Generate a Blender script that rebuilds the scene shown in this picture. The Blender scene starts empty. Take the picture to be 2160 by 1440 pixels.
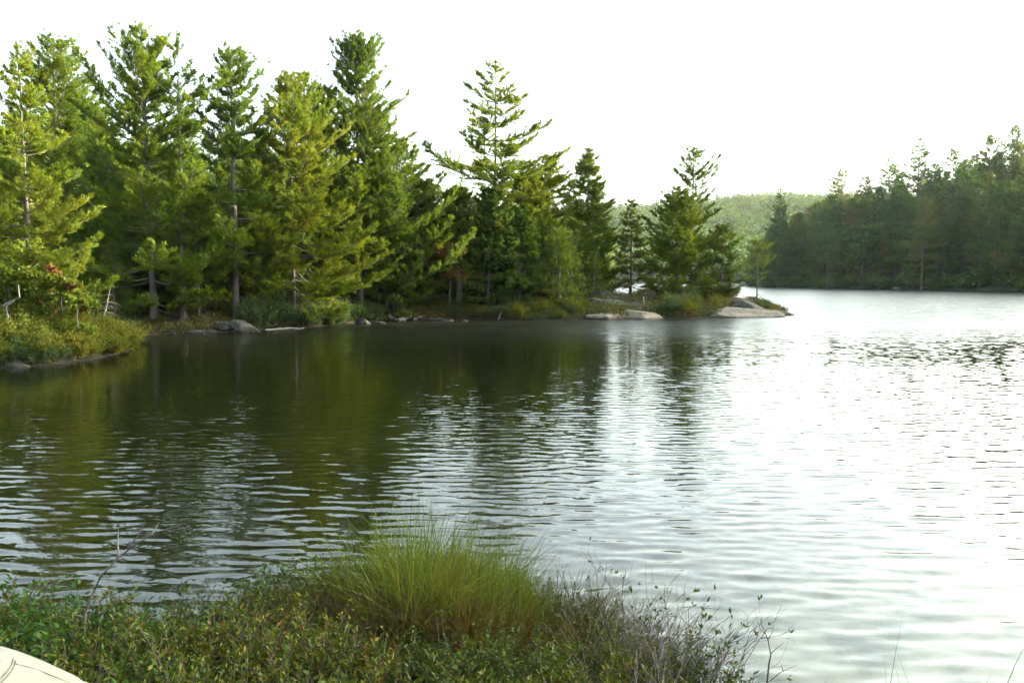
import bpy, bmesh, math, random
import numpy as np
from mathutils import Vector, noise as mnoise

S = bpy.context.scene
COL = S.collection
R = math.radians

# ------------------------------------------------------------------ camera
W0, H0, F = 2160.0, 1440.0, 1680.0          # photograph pixels, focal length in pixels
CAM_Z = 2.8
PITCH = math.atan((720 - 585) / F)
cam = bpy.data.objects.new('camera', bpy.data.cameras.new('camera'))
cam.data.lens = 36.0 * F / W0
cam.data.sensor_width = 36.0
cam.data.clip_start = 0.05
cam.data.clip_end = 8000
cam.location = (0, 0, CAM_Z)
cam.rotation_euler = (math.pi / 2 - PITCH, 0, 0)
COL.objects.link(cam)
S.camera = cam

# ------------------------------------------------------------------ sky and sun
SUN_EL, SUN_AZ = 13.0, 74.0                 # azimuth clockwise from the view direction (+Y)
world = bpy.data.worlds.new('World')
S.world = world
world.use_nodes = True
wn, wl = world.node_tree.nodes, world.node_tree.links
wn.clear()
sky = wn.new('ShaderNodeTexSky')
sky.sky_type = 'NISHITA'
sky.sun_disc = False
sky.sun_elevation = R(SUN_EL)
sky.sun_rotation = R(SUN_AZ)
sky.air_density = 1.0
sky.dust_density = 5.0
sky.ozone_density = 1.0
bg = wn.new('ShaderNodeBackground')
bg.inputs['Strength'].default_value = 0.15
wo = wn.new('ShaderNodeOutputWorld')
hsv = wn.new('ShaderNodeHueSaturation')        # thin milky overcast
hsv.inputs['Saturation'].default_value = 0.5
hsv.inputs['Value'].default_value = 1.3
wl.new(sky.outputs[0], hsv.inputs['Color'])
tnt = wn.new('ShaderNodeMix'); tnt.data_type = 'RGBA'; tnt.blend_type = 'MULTIPLY'; tnt.inputs[0].default_value = 1
tnt.inputs['B'].default_value = (.95, 1.03, .97, 1)
wl.new(hsv.outputs[0], tnt.inputs['A'])
wl.new(tnt.outputs['Result'], bg.inputs['Color'])
wl.new(bg.outputs[0], wo.inputs['Surface'])

sun = bpy.data.objects.new('sun', bpy.data.lights.new('sun', 'SUN'))
sun.data.energy = 5.0
sun.data.angle = R(0.53)
sun.data.color = (1.0, 0.89, 0.68)
sd = Vector((math.sin(R(SUN_AZ)) * math.cos(R(SUN_EL)), math.cos(R(SUN_AZ)) * math.cos(R(SUN_EL)), math.sin(R(SUN_EL))))
sun.rotation_euler = sd.to_track_quat('Z', 'Y').to_euler()
sun.location = (40, 10, 60)
COL.objects.link(sun)

S.view_settings.view_transform = 'Standard'
S.view_settings.look = 'None'
S.view_settings.exposure = 2.85
S.view_settings.gamma = 1.0
cy = S.cycles
cy.max_bounces = 6
cy.diffuse_bounces = 3
cy.glossy_bounces = 3
cy.transmission_bounces = 3
cy.transparent_max_bounces = 6
cy.volume_bounces = 0
cy.sample_clamp_indirect = 6.0
cy.caustics_reflective = False
cy.caustics_refractive = False

# ------------------------------------------------------------------ helpers
def P(px, py, depth):
    """world point seen at photograph pixel (px, py) at distance depth along +Y"""
    u, v = (px - W0 / 2) / F, (H0 / 2 - py) / F
    cp, sp = math.cos(PITCH), math.sin(PITCH)
    d = Vector((u, cp + v * sp, -sp + v * cp))
    return Vector((0, 0, CAM_Z)) + d * (depth / d.y)

def G(px, py, z=0.0):
    """world point on the level z seen at (px, py)"""
    u, v = (px - W0 / 2) / F, (H0 / 2 - py) / F
    cp, sp = math.cos(PITCH), math.sin(PITCH)
    d = Vector((u, cp + v * sp, -sp + v * cp))
    return Vector((0, 0, CAM_Z)) + d * ((z - CAM_Z) / d.z)

def mesh_np(name, verts, faces, mat, tint=None, smooth=False):
    """verts (N,3), faces (M,k) -> mesh; tint is one float per vertex"""
    me = bpy.data.meshes.new(name)
    verts = np.asarray(verts, np.float32)
    faces = np.asarray(faces, np.int32)
    n, (m, k) = len(verts), faces.shape
    me.vertices.add(n)
    me.vertices.foreach_set('co', verts.ravel())
    me.loops.add(m * k)
    me.loops.foreach_set('vertex_index', faces.ravel())
    me.polygons.add(m)
    me.polygons.foreach_set('loop_start', np.arange(0, m * k, k, dtype=np.int32))
    me.polygons.foreach_set('loop_total', np.full(m, k, np.int32))
    if smooth:
        me.polygons.foreach_set('use_smooth', np.ones(m, bool))
    if tint is not None:
        a = me.attributes.new('tint', 'FLOAT', 'POINT')
        a.data.foreach_set('value', np.asarray(tint, np.float32))
    me.update(calc_edges=True)
    me.validate()
    me.materials.append(mat)
    return me

def link(name, data, parent=None):
    o = bpy.data.objects.new(name, data)
    COL.objects.link(o)
    if parent is not None:
        o.parent = parent
    return o

def tag(o, label, cat, group=None, kind=None):
    o['label'] = label
    o['category'] = cat
    if group:
        o['group'] = group
    if kind:
        o['kind'] = kind
    return o

def structure(name, me):
    o = link(name, me)
    o['kind'] = 'structure'
    return o

def unit(v):
    return v / np.maximum(np.linalg.norm(v, axis=-1, keepdims=True), 1e-9)

class Tubes:
    """collects tapered tubes along polylines into one quad mesh"""
    def __init__(self):
        self.v, self.f, self.n = [], [], 0
    def add(self, pts, rad, sides=6):
        pts = np.asarray(pts, float)
        rad = np.asarray(rad, float)
        m = len(pts)
        t = np.gradient(pts, axis=0)
        t = unit(t)
        ref = np.where(np.abs(t[:, 2:3]) > 0.9, np.array([[1.0, 0, 0]]), np.array([[0, 0, 1.0]]))
        a = unit(np.cross(t, ref))
        b = np.cross(t, a)
        ang = np.arange(sides) * 2 * math.pi / sides
        ring = pts[:, None] + rad[:, None, None] * (np.cos(ang)[None, :, None] * a[:, None] + np.sin(ang)[None, :, None] * b[:, None])
        self.v.append(ring.reshape(-1, 3))
        i = np.arange(m - 1)[:, None] * sides
        j = np.arange(sides)[None]
        j2 = (j + 1) % sides
        q = np.stack([i + j, i + j2, i + sides + j2, i + sides + j], -1).reshape(-1, 4) + self.n
        self.f.append(q)
        self.n += m * sides
    def mesh(self, name, mat, smooth=True):
        return mesh_np(name, np.concatenate(self.v), np.concatenate(self.f), mat, smooth=smooth)

def blades(rng, pos, dirs, k, length, width, spread, up, tip=0.0, tintpos=None):
    """k thin leaf faces at every position, roughly along dirs; returns verts, faces, tint"""
    n = len(pos)
    p = np.repeat(pos, k, 0)
    d = np.repeat(dirs, k, 0)
    rnd = rng.normal(size=(n * k, 3))
    d = unit(d + spread * unit(rnd) + np.array([0, 0, up]))
    ln = length * rng.uniform(0.65, 1.2, (n * k, 1))
    side = unit(np.cross(d, rng.normal(size=(n * k, 3))))
    w = width * rng.uniform(0.7, 1.2, (n * k, 1)) * 0.5
    p = p + rng.normal(size=(n * k, 3)) * length * 0.12
    a = p
    b = p + d * ln * 0.45 + side * w
    c = p + d * ln
    e = p + d * ln * 0.45 - side * w
    v = np.stack([a, b, c, e], 1).reshape(-1, 3)
    f = np.arange(n * k * 4).reshape(-1, 4)
    base = rng.uniform(0, 1, n) if tintpos is None else tintpos
    t = np.repeat(np.clip(np.repeat(base, k) + rng.normal(size=n * k) * 0.12, 0, 1), 4)
    return v, f, t

# ------------------------------------------------------------------ materials
def new_mat(name):
    m = bpy.data.materials.new(name)
    m.use_nodes = True
    nt = m.node_tree
    nt.nodes.clear()
    return m, nt.nodes, nt.links

def ramp(n, stops):
    r = n.new('ShaderNodeValToRGB')
    e = r.color_ramp.elements
    e[0].position, e[0].color = stops[0][0], (*stops[0][1], 1)
    e[1].position, e[1].color = stops[-1][0], (*stops[-1][1], 1)
    for p, c in stops[1:-1]:
        x = e.new(p)
        x.color = (*c, 1)
    return r

def foliage(name, stops, transl=0.4, objvar=0.35, rough=0.55, noise_scale=0.5):
    m, n, l = new_mat(name)
    at = n.new('ShaderNodeAttribute'); at.attribute_name = 'tint'
    oi = n.new('ShaderNodeObjectInfo')
    tc = n.new('ShaderNodeNewGeometry')
    nz = n.new('ShaderNodeTexNoise'); nz.inputs['Scale'].default_value = noise_scale; nz.inputs['Detail'].default_value = 2
    l.new(tc.outputs['Position'], nz.inputs['Vector'])
    a1 = n.new('ShaderNodeMath'); a1.operation = 'MULTIPLY_ADD'; a1.inputs[1].default_value = objvar; 
    l.new(oi.outputs['Random'], a1.inputs[0])
    m1 = n.new('ShaderNodeMath'); m1.operation = 'MULTIPLY'; m1.inputs[1].default_value = 0.75 - objvar * 0.6
    l.new(at.outputs['Fac'], m1.inputs[0]); l.new(m1.outputs[0], a1.inputs[2])
    a2 = n.new('ShaderNodeMath'); a2.operation = 'MULTIPLY_ADD'; a2.inputs[1].default_value = 0.7
    l.new(nz.outputs['Fac'], a2.inputs[0])
    s1 = n.new('ShaderNodeMath'); s1.operation = 'SUBTRACT'; s1.inputs[1].default_value = 0.25
    l.new(a1.outputs[0], s1.inputs[0]); l.new(s1.outputs[0], a2.inputs[2])
    r = ramp(n, stops)
    l.new(a2.outputs[0], r.inputs[0])
    pb = n.new('ShaderNodeBsdfPrincipled')
    pb.inputs['Roughness'].default_value = rough
    pb.inputs['Specular IOR Level'].default_value = 0.12
    l.new(r.outputs[0], pb.inputs['Base Color'])
    tr = n.new('ShaderNodeBsdfTranslucent')
    hs = n.new('ShaderNodeMix'); hs.data_type = 'RGBA'; hs.blend_type = 'MULTIPLY'
    hs.inputs[0].default_value = 1.0
    hs.inputs['B'].default_value = (1.5, 1.25, 0.5, 1)
    l.new(r.outputs[0], hs.inputs['A']); l.new(hs.outputs['Result'], tr.inputs['Color'])
    mx = n.new('ShaderNodeMixShader'); mx.inputs[0].default_value = transl
    l.new(pb.outputs[0], mx.inputs[1]); l.new(tr.outputs[0], mx.inputs[2])
    o = n.new('ShaderNodeOutputMaterial'); l.new(mx.outputs[0], o.inputs['Surface'])
    return m

def rough_mat(name, stops, scale=(3, 3, 3), rough=0.85, bump=0.3, bdist=0.03, detail=6, scale2=None, stops2=None, local=False):
    m, n, l = new_mat(name)
    tc = n.new('ShaderNodeTexCoord') if local else n.new('ShaderNodeNewGeometry')
    src = tc.outputs['Object'] if local else tc.outputs['Position']
    mp = n.new('ShaderNodeMapping'); mp.inputs['Scale'].default_value = scale
    l.new(src, mp.inputs['Vector'])
    nz = n.new('ShaderNodeTexNoise'); nz.inputs['Scale'].default_value = 1; nz.inputs['Detail'].default_value = detail
    nz.inputs['Roughness'].default_value = 0.65
    l.new(mp.outputs[0], nz.inputs['Vector'])
    r = ramp(n, stops)
    l.new(nz.outputs['Fac'], r.inputs[0])
    colour = r.outputs[0]
    if stops2:
        nz2 = n.new('ShaderNodeTexNoise'); nz2.inputs['Scale'].default_value = scale2; nz2.inputs['Detail'].default_value = 5
        l.new(src, nz2.inputs['Vector'])
        r2 = ramp(n, stops2)
        l.new(nz2.outputs['Fac'], r2.inputs[0])
        mx = n.new('ShaderNodeMix'); mx.data_type = 'RGBA'; mx.blend_type = 'MULTIPLY'; mx.inputs[0].default_value = 1
        l.new(colour, mx.inputs['A']); l.new(r2.outputs[0], mx.inputs['B'])
        colour = mx.outputs['Result']
    pb = n.new('ShaderNodeBsdfPrincipled')
    pb.inputs['Roughness'].default_value = rough
    pb.inputs['Specular IOR Level'].default_value = 0.3
    l.new(colour, pb.inputs['Base Color'])
    bp = n.new('ShaderNodeBump'); bp.inputs['Strength'].default_value = bump; bp.inputs['Distance'].default_value = bdist
    l.new(nz.outputs['Fac'], bp.inputs['Height']); l.new(bp.outputs[0], pb.inputs['Normal'])
    o = n.new('ShaderNodeOutputMaterial'); l.new(pb.outputs[0], o.inputs['Surface'])
    return m

M = {}
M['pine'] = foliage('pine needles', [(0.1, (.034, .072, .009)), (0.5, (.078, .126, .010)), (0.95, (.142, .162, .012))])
M['pine_yellow'] = foliage('sunlit yellowish pine needles', [(0.1, (.055, .095, .010)), (0.5, (.095, .14, .012)), (0.95, (.15, .17, .016))])  # sunlight put into the colour: a brighter, yellower copy of the pine needles
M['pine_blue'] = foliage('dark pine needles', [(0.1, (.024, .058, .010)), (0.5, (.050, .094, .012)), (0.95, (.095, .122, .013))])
M['pine_brown'] = foliage('olive conifer needles', [(0.1, (.030, .058, .014)), (0.5, (.060, .095, .016)), (0.95, (.10, .115, .020))])
M['cedar'] = foliage('cedar sprays', [(0.1, (.030, .070, .012)), (0.5, (.060, .105, .013)), (0.95, (.105, .13, .016))])
M['hill'] = foliage('hillside conifer needles', [(0.1, (.016, .050, .018)), (0.5, (.032, .080, .020)), (0.85, (.06, .10, .022)), (1.0, (.10, .085, .03))], objvar=0.6, noise_scale=0.08)
M['maple_green'] = foliage('green maple leaves', [(0.1, (.06, .10, .015)), (0.6, (.13, .17, .02)), (0.95, (.2, .17, .03))], transl=0.5)
M['maple_red'] = foliage('reddening maple leaves', [(0.1, (.06, .12, .015)), (0.62, (.12, .15, .02)), (0.72, (.14, .06, .03)), (0.95, (.18, .025, .03))], transl=0.5, noise_scale=1.2)
M['maple_tan'] = foliage('tan autumn leaves', [(0.1, (.05, .085, .014)), (0.5, (.095, .09, .020)), (0.95, (.15, .085, .025))], transl=0.45)
M['heath'] = foliage('yellowish heath leaves', [(0.1, (.034, .064, .010)), (0.5, (.076, .098, .012)), (0.95, (.13, .115, .016))], noise_scale=0.6)
M['shrub'] = foliage('bluish shrub leaves', [(0.1, (.025, .055, .025)), (0.6, (.05, .085, .03)), (0.95, (.10, .10, .03))], noise_scale=0.6)
M['bank'] = foliage('bank shrub leaves', [(0.05, (.014, .042, .006)), (0.45, (.036, .060, .007)), (0.75, (.070, .074, .008)), (0.93, (.10, .070, .012)), (1.0, (.13, .042, .015))], noise_scale=1.3, objvar=0.3, transl=.3)
M['bank_green'] = foliage('green bank shrub leaves', [(0.1, (.012, .042, .010)), (0.6, (.030, .076, .014)), (0.95, (.062, .098, .018))], noise_scale=1.3, transl=.3)
M['grass'] = foliage('lake shore grass', [(0.1, (.032, .068, .007)), (0.55, (.074, .108, .009)), (0.95, (.13, .122, .022))], noise_scale=2.0, transl=.3)
M['drygrass'] = foliage('dry grass', [(0.1, (.030, .026, .011)), (0.95, (.070, .048, .022))], noise_scale=2.0)
M['cover'] = foliage('shore ground cover', [(0.1, (.03, .05, .014)), (0.45, (.06, .075, .018)), (0.7, (.11, .08, .022)), (0.95, (.16, .075, .03))], transl=.25, noise_scale=.5)
M['far'] = foliage('distant autumn wood', [(0.1, (.018, .050, .020)), (0.5, (.036, .076, .020)), (0.8, (.070, .10, .020)), (1.0, (.13, .10, .032))], noise_scale=0.02, objvar=0.0)
M['bark'] = rough_mat('pine bark', [(0.3, (.035, .03, .026)), (0.7, (.115, .095, .08))], scale=(7, 7, 1.6), bump=0.6, bdist=0.03)
M['bark_grey'] = rough_mat('grey bark', [(0.3, (.06, .057, .05)), (0.7, (.15, .14, .125))], scale=(9, 9, 3), bump=0.4, bdist=0.02)
M['birch'] = rough_mat('birch bark', [(0.36, (.05, .05, .045)), (0.44, (.30, .29, .26)), (0.8, (.42, .41, .38))], scale=(3, 3, 9), bump=0.2, bdist=0.01)
M['deadwood'] = rough_mat('weathered dead wood', [(0.3, (.15, .13, .11)), (0.7, (.34, .31, .27))], scale=(5, 5, 5), bump=0.4, bdist=0.01)
M['twig'] = rough_mat('grey brown twig', [(0.3, (.06, .045, .04)), (0.7, (.17, .14, .13))], scale=(20, 20, 20), bump=0.2, bdist=0.002)
M['stem'] = rough_mat('brown stem', [(0.3, (.02, .015, .010)), (0.7, (.055, .040, .026))], scale=(20, 20, 20), bump=0.2, bdist=0.002)
M['rock'] = rough_mat('granite', [(0.25, (.07, .058, .046)), (0.5, (.15, .126, .10)), (0.75, (.24, .20, .16))], scale=(1.6, 1.6, 3.5), bump=0.7, bdist=0.06,
                      scale2=9.0, stops2=[(0.35, (.6, .62, .58)), (0.6, (1.0, .98, .95))])
M['rock_dark'] = rough_mat('lichened dark granite', [(0.25, (.018, .019, .016)), (0.5, (.045, .045, .038)), (0.75, (.095, .09, .078))], scale=(1.6, 1.6, 3.5), bump=0.8, bdist=0.06,
                      scale2=7.0, stops2=[(0.35, (.55, .6, .5)), (0.6, (1.0, .98, .95))])
M['litter'] = rough_mat('forest floor', [(0.3, (.012, .013, .006)), (0.47, (.026, .024, .010)), (0.6, (.060, .032, .013)), (0.75, (.09, .046, .02))], scale=(.5, .5, .5), bump=0.8, bdist=0.12, detail=9,
                        scale2=6.0, stops2=[(0.3, (.45, .45, .4)), (0.65, (1.1, 1.05, 1.0))])
def wet_line(m, z0, z1, f):
    """soil and rock stay dark with wet up to a hand above the water"""
    n, l = m.node_tree.nodes, m.node_tree.links
    pb = next(q for q in n if q.type == 'BSDF_PRINCIPLED')
    src = pb.inputs['Base Color'].links[0].from_socket
    g_ = n.new('ShaderNodeNewGeometry'); sp = n.new('ShaderNodeSeparateXYZ'); l.new(g_.outputs['Position'], sp.inputs[0])
    mr = n.new('ShaderNodeMapRange'); mr.inputs['From Min'].default_value = z0; mr.inputs['From Max'].default_value = z1
    mr.inputs['To Min'].default_value = f; mr.inputs['To Max'].default_value = 1
    l.new(sp.outputs['Z'], mr.inputs['Value'])
    mx = n.new('ShaderNodeMix'); mx.data_type = 'RGBA'; mx.blend_type = 'MULTIPLY'; mx.inputs[0].default_value = 1
    l.new(src, mx.inputs['A']); l.new(mr.outputs[0], mx.inputs['B']); l.new(mx.outputs['Result'], pb.inputs['Base Color'])
wet_line(M['litter'], .15, .42, .35)
wet_line(M['rock'], .04, .12, .4)
wet_line(M['rock_dark'], .05, .16, .45)
M['soil'] = rough_mat('bank soil', [(0.3, (.02, .016, .010)), (0.7, (.07, .05, .03))], scale=(4, 4, 4), bump=0.8, bdist=0.05)
M['hillsoil'] = rough_mat('hill floor', [(0.3, (.008, .012, .005)), (0.7, (.025, .024, .011))], scale=(.2, .2, .2), bump=0.5, bdist=0.3)

# ------------------------------------------------------------------ land shapes
def sdf(poly, x, y):
    """distance to polygon edge, positive inside; x, y arrays"""
    poly = np.asarray(poly, float)
    q = np.roll(poly, -1, 0)
    d2 = np.full(x.shape, 1e18)
    inside = np.zeros(x.shape, bool)
    for (ax, ay), (bx, by) in zip(poly, q):
        ex, ey = bx - ax, by - ay
        t = np.clip(((x - ax) * ex + (y - ay) * ey) / (ex * ex + ey * ey + 1e-12), 0, 1)
        d2 = np.minimum(d2, (x - ax - t * ex) ** 2 + (y - ay - t * ey) ** 2)
        c = ((ay > y) != (by > y)) & (x < ex * (y - ay) / (ey + 1e-12) + ax)
        inside ^= c
    return np.where(inside, 1, -1) * np.sqrt(d2)

def vnoise(x, y, s, seed=0):
    """smooth value noise in -1..1"""
    x, y = np.asarray(x, float) * s, np.asarray(y, float) * s
    xi, yi = np.floor(x).astype(np.int64), np.floor(y).astype(np.int64)
    fx, fy = x - xi, y - yi
    fx, fy = fx * fx * (3 - 2 * fx), fy * fy * (3 - 2 * fy)
    def h(a, b):
        n = (a * 374761393 + b * 668265263 + seed * 974634777) & 0xFFFFFFFF
        n = ((n ^ (n >> 13)) * 1274126177) & 0xFFFFFFFF
        return ((n ^ (n >> 16)) & 0xFFFF) / 32767.5 - 1
    return (h(xi, yi) * (1 - fx) + h(xi + 1, yi) * fx) * (1 - fy) + (h(xi, yi + 1) * (1 - fx) + h(xi + 1, yi + 1) * fx) * fy

def fbm(x, y, s, seed=0, o=4):
    r, a = 0, 1.0
    for i in range(o):
        r = r + a * vnoise(x, y, s * 2 ** i, seed + i)
        a *= 0.5
    return r / 1.9

shore = [G(a, b) for a, b in [(-900, 830), (-300, 790), (0, 776), (100, 771), (200, 757), (262, 743), (284, 735), (268, 722), (272, 712), (340, 705), (430, 702),
                              (540, 697), (640, 692), (720, 684), (780, 680), (860, 677), (950, 675), (1050, 675), (1150, 675), (1240, 673), (1300, 674), (1400, 671),
                              (1470, 671), (1550, 669), (1640, 662), (1664, 659)]]
LEFT = [(p.x, p.y) for p in shore] + [(20.5, 66), (16.5, 70), (13.5, 75), (11.0, 80), (10, 95), (11, 130), (8, 200), (-60, 330), (-420, 330), (-420, 20)]
LEFT = np.array(LEFT)

def left_h(x, y):
    x, y = np.asarray(x, float), np.asarray(y, float)
    d = sdf(LEFT, x, y)
    land = 0.5 * (1 - np.exp(-np.maximum(d, 0) / 0.7)) + 0.085 * np.clip(d - 1, 0, 7) + 0.03 * np.maximum(d - 8, 0)
    west = np.clip((-x) / 12.0, 0, 1) * np.clip((y - 36) / 8, 0, 1)
    land = land + west * (0.035 * np.maximum(d - 1, 0))
    land = np.minimum(land, 1.5 + 0.03 * np.maximum(y - 48, 0) + west * 2.5 + 0.06 * np.maximum(y - 75, 0))
    land += np.clip(d, 0, 4) / 4 * (0.28 * fbm(x, y, 0.22, 3) + 0.10 * fbm(x, y, 1.1, 8))
    # rock domes of the point
    for (cx, cy, rx, ry, hh) in [(6.6, 60.0, 3.4, 2.6, 0.9), (12.4, 67.0, 3.2, 2.6, 0.9), (18.4, 62.2, 2.8, 1.6, .55), (-14.5, 41.0, 2.2, 1.6, .55), (14.5, 62, 3.5, 2.0, .4), (-17.5, 27.6, 4.5, 1.8, .5)]:
        q = ((x - cx) / rx) ** 2 + ((y - cy) / ry) ** 2
        land = land + hh * np.exp(-q * 1.2) * np.clip(d / 1.3, 0, 1)
    return np.where(d > 0, land, np.maximum(-3.0, d * 0.5))

SH_PX = np.array([0, 100, 200, 262, 284, 290, 340, 430, 540, 640, 720, 780, 860, 950, 1050, 1150, 1240, 1300, 1400, 1470, 1550, 1640, 1664])
SH_Y = np.array([776, 771, 757, 743, 735, 709, 705, 702, 697, 692, 684, 680, 677, 675, 675, 675, 673, 674, 671, 671, 669, 662, 659])
SH_D = np.array([G(a, b).y for a, b in zip(SH_PX, SH_Y)])
def shore_depth(px):
    return float(np.interp(px, SH_PX, SH_D))

def lh(x, y):
    return float(left_h(np.array([x]), np.array([y]))[0])

def grid_mesh(name, xs, ys, hf, mat):
    X, Y = np.meshgrid(xs, ys)
    Z = hf(X, Y)
    v = np.stack([X, Y, Z], -1).reshape(-1, 3)
    nx, ny = len(xs), len(ys)
    i = np.arange(ny - 1)[:, None] * nx + np.arange(nx - 1)[None]
    f = np.stack([i, i + 1, i + nx + 1, i + nx], -1).reshape(-1, 4)
    return mesh_np(name, v, f, mat, smooth=True)

xs = np.concatenate([np.arange(-420, -60, 6.0), np.arange(-60, -32, 1.0), np.arange(-32, 26, 0.3), np.arange(26, 40, 2.0)])
ys = np.concatenate([np.arange(18, 74, 0.3), np.arange(74, 110, 1.0), np.arange(110, 340, 6.0)])
structure('terrain', grid_mesh('terrain', xs, ys, left_h, M['litter']))

RIGHT = np.array([(73, 262), (76, 228), (84, 205), (92, 188), (99, 172), (101, 150), (104, 120), (106, 60), (100, 0), (95, -60), (120, -120), (900, -120), (900, 520), (300, 520), (110, 330)])

def right_h(x, y):
    x, y = np.asarray(x, float), np.asarray(y, float)
    d = sdf(RIGHT, x, y)
    dd = np.maximum(d, 0)
    h = 0.6 * (1 - np.exp(-dd / 1.5)) + 0.42 * np.minimum(dd, 60) + 0.20 * np.clip(dd - 60, 0, 200)
    h = h * (0.75 + 0.25 * np.clip((230 - y) / 60, 0, 1) + 0.27 * np.clip((135 - y) / 30, 0, 1))
    h += np.clip(dd / 15, 0, 1) * 2.5 * fbm(x, y, 0.02, 21)
    return np.where(d > 0, h, np.maximum(-4, d * 0.4))

def rh(x, y):
    return float(right_h(np.array([x]), np.array([y]))[0])

structure('hill', grid_mesh('hill', np.concatenate([np.arange(60, 180, 2.5), np.arange(180, 500, 12.0)]),
                            np.concatenate([np.arange(-100, 300, 4.0), np.arange(300, 520, 10.0)]), right_h, M['hillsoil']))

def far_h(x, y):
    x, y = np.asarray(x, float), np.asarray(y, float)
    d = y - (318 + 25 * fbm(x, y * 0, 0.01, 5) + 0.0007 * (x - 80) ** 2 * 0)
    dd = np.maximum(d, 0)
    ridge = 74 + 10 * fbm(x, y * 0, 0.006, 9) + 0.09 * np.clip(x - 250, -200, 40)
    t = np.clip(dd / 560, 0, 1)
    h = ridge * (t * t * (3 - 2 * t) * 0.75 + 0.25 * t) + np.clip(dd / 50, 0, 1) * 6 * fbm(x, y, 0.012, 30)
    return np.where(d > 0, h, np.maximum(-4, d * 0.3))

structure('hills', grid_mesh('hills', np.arange(-700, 1100, 15.0), np.arange(290, 1250, 12.0), far_h, M['hillsoil']))

# near bank where the picture is taken from
EDGE = np.array([(-14, 4.6), (-6, 5.2), (-3.4, 5.35), (-2.6, 5.0), (-2.0, 5.4), (-1.4, 6.1), (-0.6, 6.4), (0.2, 6.1), (0.75, 5.5), (1.1, 4.9), (1.22, 4.3), (1.15, 3.6), (1.3, 2.8), (2.0, 1.8), (4, 0.3), (14, -2)])
BANK = np.array(list(map(tuple, EDGE)) + [(14, -12), (-14, -12)])

def bank_h(x, y):
    x, y = np.asarray(x, float), np.asarray(y, float)
    d = sdf(BANK, x, y)
    dd = np.maximum(d, 0)
    h = 0.14 * (1 - np.exp(-dd / 0.15)) + 0.20 * np.minimum(dd, 2.6) 
    q = np.clip((2.5 - y) / 1.7, 0, 1)
    h += 1.22 * q * q * (3 - 2 * q) * np.clip(dd / 1.5, 0, 1)
    h += np.clip(dd, 0, 1) * 0.06 * fbm(x, y, 1.5, 41)
    return np.where(d > 0, h, np.maximum(-1.5, d * 0.45))

def bh(x, y):
    return float(bank_h(np.array([x]), np.array([y]))[0])

structure('ground', grid_mesh('ground', np.arange(-14, 14.01, 0.1), np.arange(-10, 8.5, 0.1), bank_h, M['soil']))

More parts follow.
